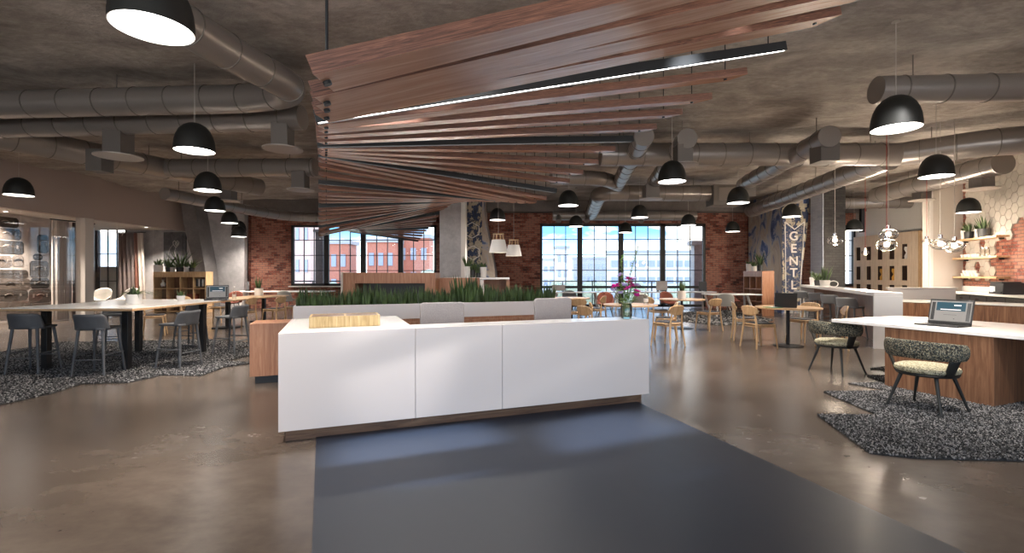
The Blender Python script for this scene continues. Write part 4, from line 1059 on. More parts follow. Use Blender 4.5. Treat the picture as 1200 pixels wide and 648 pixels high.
# niche wall
t = thing('niche_cabinet', 'tall pale wood wall unit with rows of square dark-lined niches behind the glass globes', 'wall unit', (0,0,0))
nx = 13.72; ys = [16.72+.56*i for i in range(4)] + [18.95]; zs = [2.19, 1.43, .74]
m2 = MB(); M['niche_shade'] = wood('shaded_niche_wood', (.02,.01,.007), (.06,.03,.02), 'Z', .6)  # lining colour darkened in place of shade inside the niches
cols_y = [(y-.13, y+.13) for y in ys]; m = MB()
yb = [16.15] + [q for a in cols_y for q in a] + [19.2]
rows_z = [(z-.26, z+.26) for z in zs][::-1]; zb = [0] + [q for a in rows_z for q in a] + [2.87]
for i in range(len(yb)-1):
    for j in range(len(zb)-1):
        if i % 2 == 1 and j % 2 == 1: continue
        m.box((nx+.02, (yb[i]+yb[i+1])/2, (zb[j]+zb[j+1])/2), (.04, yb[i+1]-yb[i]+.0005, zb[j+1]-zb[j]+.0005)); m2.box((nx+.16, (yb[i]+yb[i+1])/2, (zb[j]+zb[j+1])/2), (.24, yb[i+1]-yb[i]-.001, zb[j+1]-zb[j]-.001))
m.build('niche_frame', wood('pale_niche_wood', (.60,.45,.32), (.78,.64,.5), 'Z', .5), t, smooth=False); m2.build('niche_lining', M['niche_shade'], t, smooth=False)
MB().box((nx+.31, 17.68, 1.435), (.06, 3.05, 2.87)).build('niche_back', M['niche_shade'], t); MB().box((nx+.16, 16.13, 1.435), (.32, .03, 2.87)).build('end_panel', M['oak'], t)
def vase_hour(label, y, z, mat):
    t = thing('decorative_vase', label, 'vase', (nx+.13, y, z-.26+.002))
    MB().lathe([(0,0),(.09,0),(.1,.1),(.05,.21),(.1,.33),(.09,.42),(.075,.42),(.085,.32),(.035,.21),(0,.2)], n=20).build('vase_body', M[mat], t)
M['mustard'] = plain('mustard_ceramic', (.62,.33,.06), .4)
vase_hour('hourglass-shaped mustard vase in the middle niche row, nearer the camera', ys[1], zs[1], 'mustard'); vase_hour('hourglass-shaped mustard vase in the middle niche row, farther along', ys[2], zs[1], 'mustard')
vase_hour('hourglass-shaped white vase in the upper niche nearest the camera', ys[0], zs[0], 'pot_white')
# black brick pillar
tag(MB().box((10.87, 16.4, 2.2), (.72, .62, 4.4)).build('pillar', M['brick_black']), 'tall black glazed brick pillar behind the plants of the kitchen island', 'pillar')
tag(MB().box((10.49, 16.44, 2.2), (.03, .66, 4.4)).build('pillar_panel', M['brick_pale']), 'blue-grey painted side facing of the black brick pillar', 'panel')
tag(MB().box((X(1015,17)+.0, 17.2, 3.35), (.12,.12,.9)).build('hanging_post', M['black_metal']), 'short black post hanging from the ceiling beyond the black pillar', 'post')
# plants on the island
def isl(u, v): q = MI @ Vector((u, v, 1.056)); return (q.x, q.y, q.z)
pot('white pot with a low dark succulent at the far end of the kitchen island', isl(6.35,.22), .10, .24, 'pot_white', spiky(14, .2, .06, .4, .02, 11))
pot('dark pot with bushy leaves between the two white pots of the kitchen island', isl(5.7,.22), .10, .16, 'pot_black', spiky(26, .33, .07, .9, .018, 12, .3))
pot('white square-looking pot with tall spiky leaves on the kitchen island', isl(4.85,.22), .13, .17, 'pot_white', spiky(18, .46, .08, .5, .016, 13))
t = thing('cable_coil', 'white looped cable lying on the kitchen island beside the spiky plant', 'cable', isl(3.6,.2)); MB().tube([(.12*math.cos(a/6*PI), .09, .085+.08*math.sin(a/6*PI)) for a in range(13)], .012, 8, cap=False).build('loop', M['pot_white'], t)

# white desk with laptop
D0 = Vector((4.38, 6.55, 0)); dU = Vector((.37, -.93, 0)).normalized(); dV = Vector((-dU.y, dU.x, 0))
MD = Matrix(((dU.x, dV.x, 0, D0.x), (dU.y, dV.y, 0, D0.y), (0,0,1,0), (0,0,0,1)))   # x towards camera, y to the right
def dk(u, v, z): q = MD @ Vector((u, v, z)); return q
t = thing('white_desk', 'large white-topped desk on walnut panels carrying the open laptop', 'desk'); t.matrix_world = MD
MB().prism([(0,0),(4.2,0),(4.2,1.5),(.25,1.55),(.0,1.5)], .74, .78).build('desktop', M['white_top'], t, bev=.004)
MB().box((1.18, .70, .37), (1.04, 1.38, .74)).build('pedestal', M['walnut'], t, bev=.002)
MB().box((2.9, 1.0, .37), (2.1, .03, .74)).build('modesty_panel', M['walnut'], t)
MB().box((3.95, .74, .37), (.06, 1.35, .74)).build('end_panel', M['walnut'], t, bev=.002)
def laptop(label, loc, rz, w=.4, d=.27, tilt=14, screen='page'):
    t = thing('laptop', label, 'laptop', loc, rz)         # screen faces local -y, hinge at y=+d/2
    MB().box((0, 0, .009), (w, d, .018)).build('keyboard_base', M['laptop'], t, bev=.004)
    k = MB()
    for j in range(5):
        for i in range(12): k.box((-w*.42+w*.84*(i+.5)/12, d*.38-.032*(j+.5)*d/.27, .0195), (w*.84/12*.8, .024*d/.27, .003))
    k.build('keys', M['keys'], t, smooth=False); MB().box((0, -d*.32, .0188), (w*.26, d*.24, .001)).build('touchpad', M['black_satin'], t)
    Mx = Matrix.Translation((0, d/2-.004, .018)) @ Matrix.Rotation(math.radians(-tilt), 4, 'X')
    l = MB().box((0, .004, d/2), (w, .012, d)).build('lid', M['laptop'], t, bev=.004); l.matrix_local = Mx
    MB().box((0, -.0025, d/2+.004), (w*.93, .002, d*.84)).build('screen', M['screen_page' if screen == 'page' else 'screen_dark'], l)
    if screen == 'page':
        MB().box((0, -.004, d*.70), (w*.66, .001, d*.36)).build('page_banner', M['screen_blue'], l)
        MB().box((0, -.005, d*.575), (w*.46, .001, d*.035)).build('search_bar', M['screen_white'], l)
        MB().box((w*.15, -.005, d*.76), (w*.16, .001, d*.05)).build('page_title', M['screen_white'], l)
        MB().box((-w*.4, -.004, d*.5), (w*.08, .001, d*.74)).build('side_bar', M['screen_dark'], l); MB().box((w*.4, -.004, d*.5), (w*.08, .001, d*.74)).build('side_bar', M['screen_dark'], l)
        MB().box((0, -.005, d*.36), (w*.3, .001, d*.008)).build('text_line', M['screen_dark'], l); MB().box((w*.1, -.005, d*.2), (w*.03, .001, d*.02)).build('page_icon', M['screen_dark'], l)
    return t
lr = math.atan2(dU.y, dU.x)
laptop('open dark laptop showing a web page on the white desk', dk(1.05, .42, .781), lr+.05, .43, .30, 16)
laptop('open laptop showing a small picture at the end of the high table', (-5.33, 8.62, .931), .45, .36, .25, 12)
laptop('dark laptop seen from behind on the round table by the oak chairs', (5.25, 9.2, .76), 2.75, .37, .27, 12, 'dark')
t = thing('notebook', 'small green notebook lying on the white desk behind the laptop', 'notebook', dk(.82, 1.12, .781), lr+.3); MB().box((0,0,.009), (.2,.14,.014)).build('cover', M['green_book'], t, bev=.002); MB().box((.0,-.002,.009), (.194,.138,.009)).build('pages', M['pot_white'], t)
t = thing('magazine', 'green and white magazine lying flat on the round table beside the laptop', 'magazine', (4.98, 9.12, .76), .4); MB().box((0,0,.004), (.2,.27,.008)).build('cover', M['green_book'], t); MB().box((.03,.02,.0085), (.1,.13,.001)).build('cover_picture', M['screen_white'], t)

# plants on tables
pot('white pot with trailing spider-plant leaves on the near end of the high table', (X(157,7.5), 7.5, .931), .105, .15, 'pot_white', lambda m, z: (blades(m, 30, .34, .05, .8, .008, 5, 1.0, 1.1, z), blades(m, 12, .16, .04, .5, .02, 6, 0, 0, z)), taper=.95)
pot('small pale pot with a short plant near the laptop on the high table', (X(212,8.3), 8.3, .931), .065, .09, 'pot_white', spiky(14, .13, .04, .8, .01, 8))
pot('white cylinder pot with a spiky plant on the long oak table', (-7.6, 14.35, .751), .12, .22, 'pot_white', spiky(14, .42, .06, .35, .02, 9), taper=1)
pot('white cylinder pot with a cactus-like plant on the round table', (4.33, 12.2, .76), .10, .21, 'pot_white', spiky(12, .32, .05, .35, .022, 10), taper=1)
def bottle(label, x, y, z):
    t = thing('glass_bottle', label, 'bottle', (x, y, z))
    MB().lathe([(0,0),(.045,0),(.047,.02),(.047,.17),(.018,.25),(.016,.30)], n=20).build('bottle_body', M['jar'], t); MB().cyl((0,0,.3), .018, .035, 14).build('cap', M['pot_white'], t)
    MB().cyl((0,0,.05), .0482, .07, 20).build('bottle_label', M['pot_white'], t)
bottle('clear glass bottle with white cap on the table beside the flowers', X(757,10.1), 10.1, .759)
bottle('clear glass bottle with white cap on the long oak table near the laptop', -7.15, 12.3, .751)
t = thing('drinking_glass', 'small dark drinking glass on the table behind the flowers', 'glass', (X(727,10.2), 10.2, .759)); MB().lathe([(0,0),(.035,0),(.042,.13),(.038,.13),(.03,.01),(0,.01)], n=16).build('tumbler', M['pot_black'], t)
def monitor(label, px0, px1, ytop, y, zb, mat='grey_fabric'):
    xa, xb = X(px0, y), X(px1, y); zt = Z(ytop, y)
    t = thing('desk_screen', label, 'desk screen', ((xa+xb)/2, y, zb))
    MB().box((0, 0, (zt-zb)/2+.02), (xb-xa, .04, zt-zb-.04)).build('screen_panel', M[mat], t, bev=.008)
    for s in (-1, 1): MB().box((s*(xb-xa)*.35, 0, .02), (.04, .16, .04)).build('foot', M['black_metal'], t)
monitor('taupe desk screen standing at the planter end before the long windows', 647, 662, 334, 17.5, .75)
monitor('taupe desk screen standing on the window table over the orange chair', 769, 782, 329.5, 17.8, .75)
monitor('charcoal desk screen standing beside the last long window', 819, 828, 330, 17.9, .75, 'charcoal')
monitor('narrow grey desk screen standing on the table before the brick wall', 289, 292, 330, 18.3, .75, 'charcoal')

# vase with flowers on the counter
vx, vy = X(734, 5.30), 5.30
t = thing('glass_vase', 'clear green-tinted glass vase of magenta flowers on the end of the reception counter', 'vase', (vx, vy, CT+.001))
MB().lathe([(0,0),(.055,0),(.062,.02),(.064,.13),(.05,.155),(.046,.158),(.058,.128),(.056,.025),(0,.012)], n=28).build('vase_body', M['vase_glass'], t)
MB().cyl((0,0,.013), .054, .07, 24).build('water', glassmat('vase_water', (.55,.62,.5), .6, .03), t)
t = thing('flower_bouquet', 'bouquet of magenta and lilac flowers with tall green sprigs in the glass vase', 'flowers', (vx, vy, CT+.02)); t.scale = (1.2, 1.2, 1.12)
q = random.Random(21)
tips = [(-.09,.02,.30,'petal_pink'),(-.04,.05,.40,'petal_lilac'),(.02,-.02,.33,'petal_pink'),(.06,.03,.30,'petal_pink'),(.09,-.02,.24,'petal_pink'),(-.07,-.05,.23,'petal_lilac'),(.0,-.06,.27,'petal_pink'),(.07,.05,.36,'petal_lilac'),(-.11,.03,.25,'petal_lilac'),(.10,0,.30,'petal_lilac'),(.03,.04,.37,'petal_pink'),(-.02,.0,.30,'petal_lilac'),(-.115,-.02,.29,'petal_pink'),(.085,-.04,.20,'petal_pink')]
for x, y, z, pm in tips:
    s = MB().tube([(x*.15, y*.15, 0), (x*.3, y*.3, z*.5), (x, y, z)], .0028, 6).build('stem', M['stalk'], t)
    m = MB()
    for k in range(9):
        a, e = 2*PI*k/9 + q.random(), q.uniform(.1, 1.1); L_ = q.uniform(.034, .052)
        d = Vector((math.cos(a)*math.cos(e), math.sin(a)*math.cos(e), math.sin(e))); sd = d.cross(Vector((0,0,1))).normalized()*.022; up = d.cross(sd).normalized()*.006
        c = Vector((x,y,z)); m.add([tuple(c), tuple(c+d*L_*.6+sd), tuple(c+d*L_+up), tuple(c+d*L_*.6-sd), tuple(c+d*L_*.5+up*1.5)], [(0,1,4),(1,2,4),(2,3,4),(3,0,4),(0,3,2,1)])
    m.build('blossom', M[pm], s)
m = MB()
for k in range(80):
    a = q.random()*2*PI; r = q.random()*.085; z = q.uniform(.12, .34); d = Vector((math.cos(a), math.sin(a), q.uniform(-.3,.8))).normalized(); L_ = q.uniform(.04,.07)
    sd = d.cross(Vector((0,0,1))).normalized()*.016; c = Vector((r*math.cos(a), r*math.sin(a), z))
    m.add([tuple(c), tuple(c+d*L_*.5+sd), tuple(c+d*L_), tuple(c+d*L_*.5-sd), tuple(c+d*L_*.5+Vector((0,0,.004)))], [(0,1,4),(1,2,4),(2,3,4),(3,0,4),(0,3,2,1)])
m.build('leaves', M['leaf2'], t)
for pts in ([(0,0,.05),(.02,0,.35),(.07,.0,.55),(.11,0,.68)], [(0,0,.05),(-.03,0,.35),(-.045,0,.5),(-.04,0,.60)]):
    s = MB().tube(pts, .0028, 6).build('sprig_stem', M['stalk'], t); m = MB()
    for k in range(16):
        u = .35+.65*k/15; i = min(2, int(u*3)); f = u*3-i; c = Vector(pts[i]).lerp(Vector(pts[i+1]), f)
        a = q.random()*2*PI; d = Vector((math.cos(a), math.sin(a)*.7, .5)).normalized(); L_ = q.uniform(.022,.038); sd = d.cross(Vector((0,0,1))).normalized()*.010
        m.add([tuple(c), tuple(c+d*L_*.5+sd), tuple(c+d*L_), tuple(c+d*L_*.5-sd), tuple(c+d*L_*.5+Vector((0,0,.003)))], [(0,1,4),(1,2,4),(2,3,4),(3,0,4),(0,3,2,1)])
    m.build('sprig_leaves', M['leaf2'], s)

# ------------------------------------------------------------------ bookcases
def bookcase(label, cx, y, w, h, d, cols, rows, rz=0, mat='oak', z0=.0, apron=.16):
    t = thing('bookcase', label, 'bookcase', (cx, y, 0), rz)   # front at local y=0, depth to +y
    th = .035
    for x in (-w/2+th/2, w/2-th/2): MB().box((x, d/2, h/2), (th, d, h)).build('side_panel', M[mat], t)
    MB().box((0, d/2, h-th/2), (w-2*th, d, th)).build('top_board', M['oak_x' if mat == 'oak' else mat], t)
    MB().box((0, .01, h-th-apron/2), (w-2*th, .02, apron)).build('front_apron', M[mat], t)
    MB().box((0, d-.01, h/2), (w-2*th, .015, h-.02)).build('back_board', M['walnut'], t)
    H0 = h-th-apron
    for j in range(rows): MB().box((0, d/2, .04+(H0-.04)*j/rows), (w-2*th, d-.03, th*.8)).build('shelf', M['oak_x' if mat == 'oak' else mat], t)
    for i in range(1, cols): MB().box((-w/2+w*i/cols, d/2, H0/2), (th*.8, d-.03, H0)).build('divider', M[mat], t)
    return t
BX = X(210.5, 17.2)
bookcase('pale oak open bookcase with dark compartments carrying plants beside the concrete wall', BX, 17.2, 1.9, 1.48, .4, 4, 3)
bookcase('redwood open bookcase with a solid side facing us between brick wall and lettered mural', 8.3, 16.5, 1.29, 1.5, .4, 3, 3, rz=-PI/2, mat='redwood')
for px, r, h, hh, mat, lab in ((185.5, .15, .24, .2, 'pot_white', 'large white pot with drooping leaves at the near end of the pale bookcase'), (197.5, .1, .16, .3, 'pot_black', 'dark pot with bushy leaves second along the pale bookcase'), (202, .08, .16, .12, 'pot_white', 'small white pot between two dark plants on the pale bookcase'),
        (211, .13, .16, .48, 'pot_black', 'dark pot with the tallest spiky leaves on the pale bookcase'), (219, .09, .17, .2, 'pot_white', 'white pot second from the concrete rib on the pale bookcase'), (225, .1, .14, .26, 'pot_black', 'dark pot nearest the concrete rib on the pale bookcase')):
    pot(lab, (X(px,17.4), 17.4, 1.481), r, h, mat, spiky(24, hh*1.35, r*.7, .6, .02, int(px), .3))
for px, r, h, hh, mat, lab in ((878, .11, .26, .12, 'pot_white', 'tall white pot on the bookcase by the brick wall'), (883.5, .1, .17, .25, 'pot_white', 'low white pot in the middle of the bookcase by the brick wall'), (890.5, .1, .2, .5, 'pot_black', 'dark pot with long spiky leaves on the bookcase by the lettered mural')):
    pot(lab, (8.5, 8.5*F/(px-CX), 1.501), r, h, mat, spiky(22, hh, r*.7, .6, .02, int(px), .2))
t = thing('small_vase', 'small pale figurine vase in the pale bookcase compartment', 'vase', (BX-.7, 17.35, .95)); MB().lathe([(0,0),(.06,0),(.08,.08),(.03,.18),(.05,.24),(.04,.24)], n=16).build('vase_body', M['pot_white'], t)
t = thing('orange_box', 'small red-orange box in a lower compartment of the pale bookcase', 'box', (BX+.35, 17.4, .49)); MB().box((0,0,.08), (.32,.2,.16)).build('box_body', M['orange_fab'], t, bev=.01); MB().box((0,0,.165), (.33,.21,.03)).build('box_lid', M['orange_fab'], t, bev=.005)
for i in range(6):
    t = thing('book', 'one of the upright books in the pale bookcase', 'book', (BX+.55+.045*i, 17.38, .95), 0, 'books in the pale bookcase'); MB().box((0,0,.13), (.035,.18,.26)).build('cover', M[['navy','charcoal','pot_white'][i % 3]], t); MB().box((0,.003,.13), (.026,.18,.25)).build('pages', M['pot_white'], t)

# picture on the concrete wall
yy = 18.98
t = thing('wall_picture', 'dark grey canvas with a small white outline drawing hung above the pale bookcase', 'picture', ((X(191,yy)+X(217,yy))/2, yy, (Z(272,yy)+Z(312,yy))/2))
W_, H_ = X(217,yy)-X(191,yy), Z(272,yy)-Z(312,yy)
MB().box((0,.06,0), (W_, .06, H_)).build('canvas', patches('dark_canvas_paint', [(.3,(.04,.04,.045)),(.7,(.14,.14,.15))], 3), t, bev=.004)
m = MB(); hp = [(.0,-.05),(-.1,.06),(-.12,.16),(-.05,.22),(0,.15),(.05,.22),(.12,.16),(.1,.06),(.0,-.05)]
m.tube([(a+.06, .02, b+.12) for a, b in hp], .011, 6); m.tube([(a*.4+.08, .02, b*.4+.17) for a, b in hp], .013, 6)
m.tube([(.06,.02,.07),(.0,.02,-.1),(.05,.02,-.3)], .006, 6); m.tube([(-.04,.02,.2),(-.2,.02,.0),(-.28,.02,-.4)], .005, 6)
m.build('line_drawing', M['pot_white'], t)

# ------------------------------------------------------------------ fireplace bar, mural pillars
t = thing('wooden_bar_unit', 'redwood bar unit with a dark open recess behind the planter', 'bar unit', (0,0,0))
ya = 12.0; xa, xb = X(402,ya), X(510,ya); zt = Z(319.5,ya)
m = MB(); xr0, xr1 = X(416,ya), X(498,ya); zr1, zr0 = Z(332,ya), .55
m.box(((xa+xr0)/2, ya+.4, zt/2), (xr0-xa, .8, zt)); m.box(((xr1+xb)/2, ya+.4, zt/2), (xb-xr1, .8, zt)); m.box(((xr0+xr1)/2, ya+.4, (zt+zr1)/2), (xr1-xr0, .8, zt-zr1)); m.box(((xr0+xr1)/2, ya+.4, zr0/2), (xr1-xr0, .8, zr0))
m.build('unit_body', M['redwood'], t, smooth=False)
MB().box(((xr0+xr1)/2, ya+.72, (zr0+zr1)/2), (xr1-xr0, .1, zr1-zr0)).build('recess_back', M['drawer_black'], t)
MB().box((xa-.03, ya+.4, zt/2+.005), (.05, .82, zt+.01)).build('side_panel', M['plaster_light'], t)
t = thing('bar_counter', 'redwood panelled bar counter with white waterfall end at the flower mural pillar', 'counter', (0,0,0))
yb_ = 12.6; x0, x1, x2 = X(510,yb_)+.02, X(562,yb_), X(597,yb_); z1 = Z(325.5,yb_)
MB().box(((x0+x1)/2, yb_+.03, z1/2), (x1-x0, .06, z1)).build('front_panel', M['redwood'], t)
MB().box(((x0+x2)/2+.1, yb_+.45, z1-.02), (x2-x0-.2, .78, .05)).build('worktop', M['white_top'], t, bev=.003)
MB().box((x1+.06, yb_+.4, z1/2-.03), (.1, .8, z1-.06)).build('waterfall_end', M['white'], t, bev=.003)
MB().box((x2-.05, yb_+.45, z1/2-.03), (.06, .7, z1-.06)).build('end_panel', M['redwood'], t)
MB().box(((x1+x2)/2, yb_+.8, z1/2-.03), (x2-x1, .04, z1-.06)).build('back_panel', M['redwood'], t)
struct(MB().box((X(528,15), 15.3, 2.2), (X(541,15)-X(515.5,15), .6, 4.4)).build('wall_pillar', M['concrete']))
struct(MB().box((X(543,15), 15.2, 2.2), (.13, .62, 4.4)).build('trim_6', M['white_wall']))
M['mural'] = patches('peeling_blue_mural_paint', [(.3,(.02,.02,.03)),(.42,(.03,.05,.12)),(.50,(.018,.028,.065)),(.51,(.36,.31,.23)),(.58,(.46,.40,.31)),(.7,(.30,.26,.2))], 5.0, 5, .6, (1,1,.7), .2)
M['mural_soft'] = patches('faded_blue_mural_paint', [(.36,(.03,.05,.12)),(.44,(.06,.10,.24)),(.47,(.30,.32,.38)),(.53,(.44,.37,.30)),(.62,(.36,.29,.24)),(.68,(.08,.11,.22))], 1.3, 10, .6, (1,1,.45))
M['mural_line'] = plain('pale_mural_line', (.75,.72,.68), .6)
# pillar beside the bar
zz = 17.0
t = thing('mural_pillar', 'flared pillar with a peeling dark blue and cream mural behind the bar plants', 'pillar', (0,0,0))
MB().xz([(X(545,zz)-.4,0),(X(582,zz),0),(X(580,zz),1.5),(X(573,zz),2.6),(X(567,zz),3.6),(X(566,zz),4.4),(X(545,zz)-.4,4.4)], zz, zz+2.5).build('pillar_body', M['mural_soft'], t)
MB().box((X(555,zz)-.05, zz-.015, 2.55), (X(565,zz)-X(545,zz)+.1, .03, 3.6)).build('mural_panel', M['mural'], t)
m = MB()
for hx, hz, r in ((X(555,zz)-.05, 2.95, .28), (X(555,zz)-.02, 2.15, .25)):
    P_ = [(hx+r*math.cos(PI/3*k+PI/6), zz-.035, hz+r*math.sin(PI/3*k+PI/6)) for k in range(7)]
    for a, c in zip(P_, P_[1:]): m.bar(a, c, .012)
m.build('hexagon_outline', M['mural_line'], t)
for px, r, h, hh, mat, lab in ((548, .09, .3, .3, 'pot_white', 'white pot nearest the white trim on the bar by the mural pillar'), (554, .08, .2, .25, 'pot_black', 'dark pot with leaves in the middle of the bar by the mural pillar'), (560.5, .07, .12, .35, 'pot_black', 'low dark pot with bushy leaves on the bar by the mural pillar'), (566.5, .09, .28, .16, 'pot_white', 'white pot above the waterfall end of the bar by the mural pillar')):
    pot(lab, (X(px,12.95), 12.95, z1+.006), r, h, mat, spiky(24, hh, r*.8, .6, .014, int(px)+3, .2))
# lettered mural pillar
t = thing('lettered_pillar', 'leaning pillar with peeling blue mural and pale capital letters running down it', 'pillar', (0,0,0))
xl0, xr_t, xr_b = 9.6, X(947,zz), X(938,zz)
MB().xz([(xl0,0),(xr_b,0),(xr_b+.06,1.6),(xr_t-.02,3.2),(xr_t+.06,4.4),(xl0,4.4)], zz, zz+2.4).build('pillar_body', M['mural_soft'], t)
MB().xz([(xl0+.0,.3),(xr_b+.02,.3),(xr_b+.06,1.6),(xr_t-.02,3.2),(xr_t+.02,3.9),(xl0,3.9)], zz-.02, zz-.001).build('mural_panel', M['mural'], t)
MB().xz([(xl0+.14,.75),(xl0+.6,.75),(xl0+.74,3.2),(xl0+.42,2.98),(xl0+.12,3.2)], zz-.03, zz-.021).build('blue_field', patches('blue_field_paint', [(.35,(.02,.035,.09)),(.53,(.03,.05,.12)),(.55,(.35,.31,.25)),(.62,(.30,.27,.22)),(.64,(.05,.06,.12))], 6), t)
m = MB()
for a, c in (((.12,.72),(.09,3.25)), ((.09,3.25),(.43,2.98)), ((.43,2.98),(.78,3.25)), ((.78,3.25),(.62,.72)), ((.12,.72),(.62,.72))): m.bar((xl0+a[0], zz-.035, a[1]), (xl0+c[0], zz-.035, c[1]), .013)
m.build('outline', M['mural_line'], t)
for ch, z in zip('GENTL', (2.60, 2.16, 1.72, 1.30, .86)):
    cu = bpy.data.curves.new('letter_curve', 'FONT'); cu.body = ch; cu.size = .44; cu.extrude = .004; cu.align_x = 'CENTER'; cu.offset = .008
    to = bpy.data.objects.new('tmp', cu); COL.objects.link(to); bpy.context.view_layer.update()
    me = bpy.data.meshes.new_from_object(to.evaluated_get(bpy.context.evaluated_depsgraph_get())); bpy.data.objects.remove(to)
    me.materials.clear(); me.materials.append(M['mural_line']); lo = bpy.data.objects.new('letter', me); COL.objects.link(lo); lo.parent = t
    lo.location = (xl0+.40, zz-.036, z); lo.rotation_euler = (PI/2, 0, 0)

# ------------------------------------------------------------------ behind the glass partition
M['mural_paper'] = concrete('sepia_wall_print', [(.3,(.42,.37,.34)),(.7,(.60,.54,.50))], scale=1.5, bump=0)
struct(MB().box((-14.75, 11.9, 1.57), (.2, 6.6, 3.14)).build('wall_mural', M['mural_paper']))
t = thing('suitcase_mural', 'sepia wall print of piled old suitcases behind the glass partition', 'wall mural', (-14.648, 0, 0))
SM = [plain('sepia_tone_%d' % k, c, .8, var=.25) for k, c in enumerate([(.03,.024,.02), (.07,.055,.045), (.14,.11,.09), (.24,.20,.17)])]
def scase(y0, y1, z0, z1, k, rr=.06):
    pts = [(y0+rr,z0),(y1-rr,z0),(y1,z0+rr),(y1,z1-rr),(y1-rr,z1),(y0+rr,z1),(y0,z1-rr),(y0,z0+rr)]
    m = MB(); m.add([(0,p[0],p[1]) for p in pts]+[(.006,p[0],p[1]) for p in pts], [tuple(range(8,16))]+[(i,(i+1)%8,8+(i+1)%8,8+i) for i in range(8)])
    o = m.build('printed_suitcase', SM[k], t, smooth=False); q = MB(); W_ = y1-y0; H_ = z1-z0
    q.box((.009, (y0+y1)/2, z0+H_*.55), (.004, W_*.96, .015)); q.build('printed_seam', SM[0 if k else 2], o, smooth=False)
    q = MB()
    for f in (.2, .8): q.box((.010, y0+W_*f, z0+H_*.55), (.004, .05, H_*.28))
    q.build('printed_clasps', SM[3], o, smooth=False)
    if H_ > .25: 
        q = MB(); q.tube([(.012, (y0+y1)/2+a*.12, z0+H_*.68-.05*a*a) for a in (-1,-.5,0,.5,1)], .012, 6); q.build('printed_handle', SM[0 if k > 1 else 3], o)
yv = lambda px: -14.64*F/(px-CX)          # depth along the print for an image column
for px0, px1, pz0, pz1, k in [(-10,22,2.75,3.05,1),(-10,25,2.4,2.72,1),(-12,28,1.98,2.37,0),(-14,14,1.60,1.93,2),(14.5,28,1.62,1.95,3),(-14,33,1.28,1.52,1),(-14,36,.95,1.25,2),(-14,33,.62,.92,1),(-14,36,.1,.58,2),
        (44,57,2.05,2.62,0),(39,50,1.82,2.02,0),(35,57,1.30,1.80,1),(36,58,.95,1.27,0),(34,60,.5,.92,1),(34,60,.08,.48,2)]:
    scase(yv(px0), yv(px1), pz0, pz1, k)
for a0, a1, z0, z1, k in [(9.0,10.9,.1,.6,1),(9.2,10.8,.65,1.1,0),(9.3,10.7,1.15,1.7,2),(9.2,10.7,1.75,2.2,1),(9.4,10.6,2.25,2.6,2),(11.0,12.0,.1,.8,2),(11.0,12.0,.85,1.4,1)]: scase(a0, a1, z0, z1, k)
def curtain(label, x0, y0, x1, y1, z0, z1, mats, waves, amp=.07, flare=0):
    t = thing('curtain', label, 'curtain', (x0, y0, 0)); d = Vector((x1-x0, y1-y0)); L_ = d.length; d.normalize(); n_ = Vector((-d.y, d.x)); k = len(mats)
    for i, mt in enumerate(mats):
        a, b_ = i/k, (i+1)/k
        def fn(u, v, a=a, b_=b_):
            s = a+(b_-a)*u; w_ = amp*math.sin(s*waves*2*PI)*(.7+.3*v)+.02*math.sin(s*37+v*2)
            ss = s*L_*(1+flare*(1-v)); return (d.x*ss+n_.x*w_, d.y*ss+n_.y*w_, z0+(z1-z0)*v)
        MB().grid(fn, int(60/k)+6, 8).build('curtain_panel', M[mt], t, solid=.01)
    MB().bar((-d.x*.1, -d.y*.1, z1+.03), (d.x*(L_+.1), d.y*(L_+.1), z1+.03), .018, n=8).build('curtain_rail', M['black_metal'], t)
curtain('gathered beige linen curtain behind the glass beside the suitcase print', -13.5, yv(59)*13.5/14.64+.1, -13.5, 14.5, .03, 2.98, ['curtain'], 6)
curtain('brown and cream curtain behind the glass next to the beige one', -13.45, 14.65, -13.45, 15.3, .03, 2.98, ['curtain_dark', 'curtain_red', 'curtain'], 4)
curtain('dark taupe curtain with a rust and white edge beside the gridded glass door', X(138,18.6), 18.6, X(165,18.6), 18.7, .02, 3.0, ['curtain_dark','curtain_dark','curtain_dark','curtain_red','curtain'], 7, .06, .15)
MB().box((-16.05, 19.27, .95), (1.1, .01, 1.5)).build('window_30', M['pot_white'])['kind'] = 'structure'
t = thing('coffee_table', 'small white table between the putty lounge chairs behind the glass', 'table', (X(131,15.6), 15.6, 0)); MB().cyl((0,0,.52), .4, .025, 32).build('tabletop', M['white_top'], t); MB().cyl((0,0,.02), .02, .5, 12).build('column', M['chrome'], t); MB().cyl((0,0,0), .2, .02, 24).build('base_plate', M['chrome'], t)
def downlight(x, y, z, p, label):
    t = thing('downlight', label, 'ceiling light', (x, y, z)); MB().lathe([(.05,-.004),(.075,-.004),(.075,0),(.05,0)], n=24, close=True).build('trim_ring', M['pot_white'], t); MB().cyl((0,0,-.003), .05, .002, 20).build('lens', M['lamp_glow'], t)
    spot('downlight_beam', (0,0,-.02), p, ang=2.0, blend=.8, rad=.05, parent=t)
downlight(-14.2, 13.4, 3.15, 900, 'recessed downlight before the suitcase print'); downlight(-14.2, 11.2, 3.15, 900, 'recessed downlight before the suitcase print, cut by the frame edge')
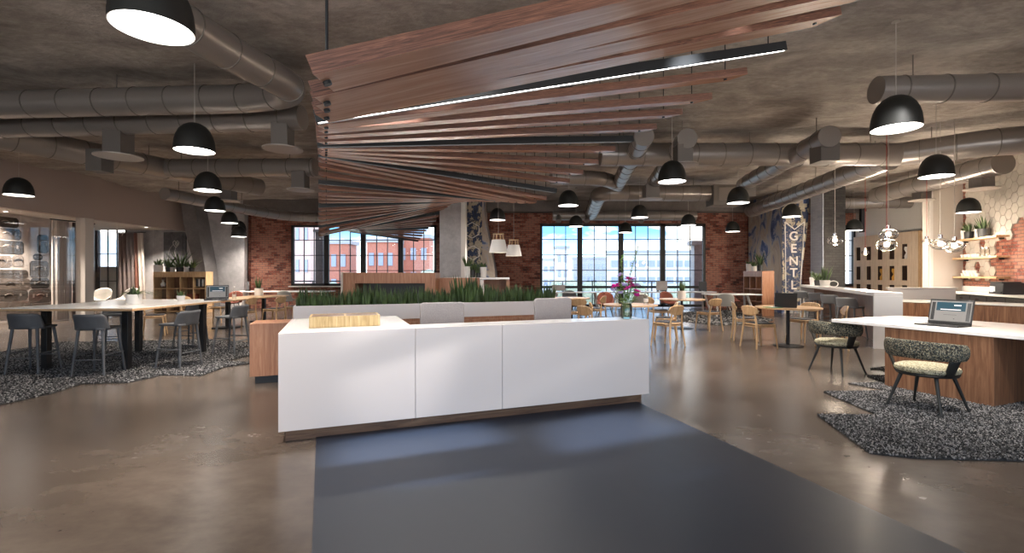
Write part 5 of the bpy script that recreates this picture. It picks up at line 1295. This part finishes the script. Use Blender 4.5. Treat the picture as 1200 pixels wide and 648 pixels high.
downlight(-13.7, 17.9, 3.15, 700, 'recessed downlight above the picture behind the glass'); downlight(-15.5, 16.6, 3.15, 450, 'recessed downlight above the putty lounge chairs')

# ------------------------------------------------------------------ unseen spotlights outside the frame, most added for fill and glow
def unseen_spot(x, y, tx_, ty_, tz_, p, ang, label, blend=.8, col=(1,.96,.92)):
    t = thing('unseen_spotlight', label, 'spotlight', (x, y, CZ-.1)); d = (Vector((tx_,ty_,tz_))-Vector((x,y,CZ-.25))).normalized()
    MB().cyl((0,0,-.02), .05, .12, 16).build('mounting_cup', M['black_metal'], t)
    MB().bar(Vector((0,0,-.08)), Vector((0,0,-.08))+d*.16, .045, n=16).build('lamp_head', M['black_metal'], t)
    l = spot('spot_beam', tuple(Vector((0,0,-.08))+d*.18), p, ang, blend, col, .04, parent=t); l.rotation_euler = d.to_track_quat('-Z','Y').to_euler()
unseen_spot(.35, 1.5, -1.0, 4.27, .78, 240, .3, 'added unseen spotlight for the glow on the counter front near the tray')  # added to imitate a reflected highlight on the counter
unseen_spot(-.9, 3.0, -.75, 3.85, 0, 2600, .42, 'added unseen spotlight for the pool on the navy floor below the counter', col=(.88,.95,1))  # added to imitate lamp reflections on the navy floor, as is the next
unseen_spot(1.5, 2.9, 1.02, 4.05, 0, 2300, .42, 'added unseen spotlight for the pool on the navy floor near the counter end', col=(.88,.95,1))
unseen_spot(.6, .6, 1.6, 5.0, .9, 70, 1.2, 'added unseen fill spotlight behind the camera over the navy floor')  # added fill lamp behind the camera
unseen_spot(-4.2, 4.4, -4.0, 6.15, 0, 700, .6, 'black ceiling spotlight aimed at the concrete floor beside the shaggy rug')
unseen_spot(3.6, 3.3, 4.3, 5.0, .2, 420, .7, 'added unseen spotlight aimed at the near tweed armchair')  # added to brighten the armchair area, as is the next
unseen_spot(4.4, 4.2, 3.5, 7.4, 0, 520, .7, 'added unseen spotlight aimed at the floor by the far tweed armchair')
unseen_spot(-3.6, 1.0, -2.95, 2.75, 0, 420, .7, 'black ceiling spotlight over the open floor near the camera')
sun = bpy.data.lights.new('sun', 'SUN'); sun.energy = 0.0
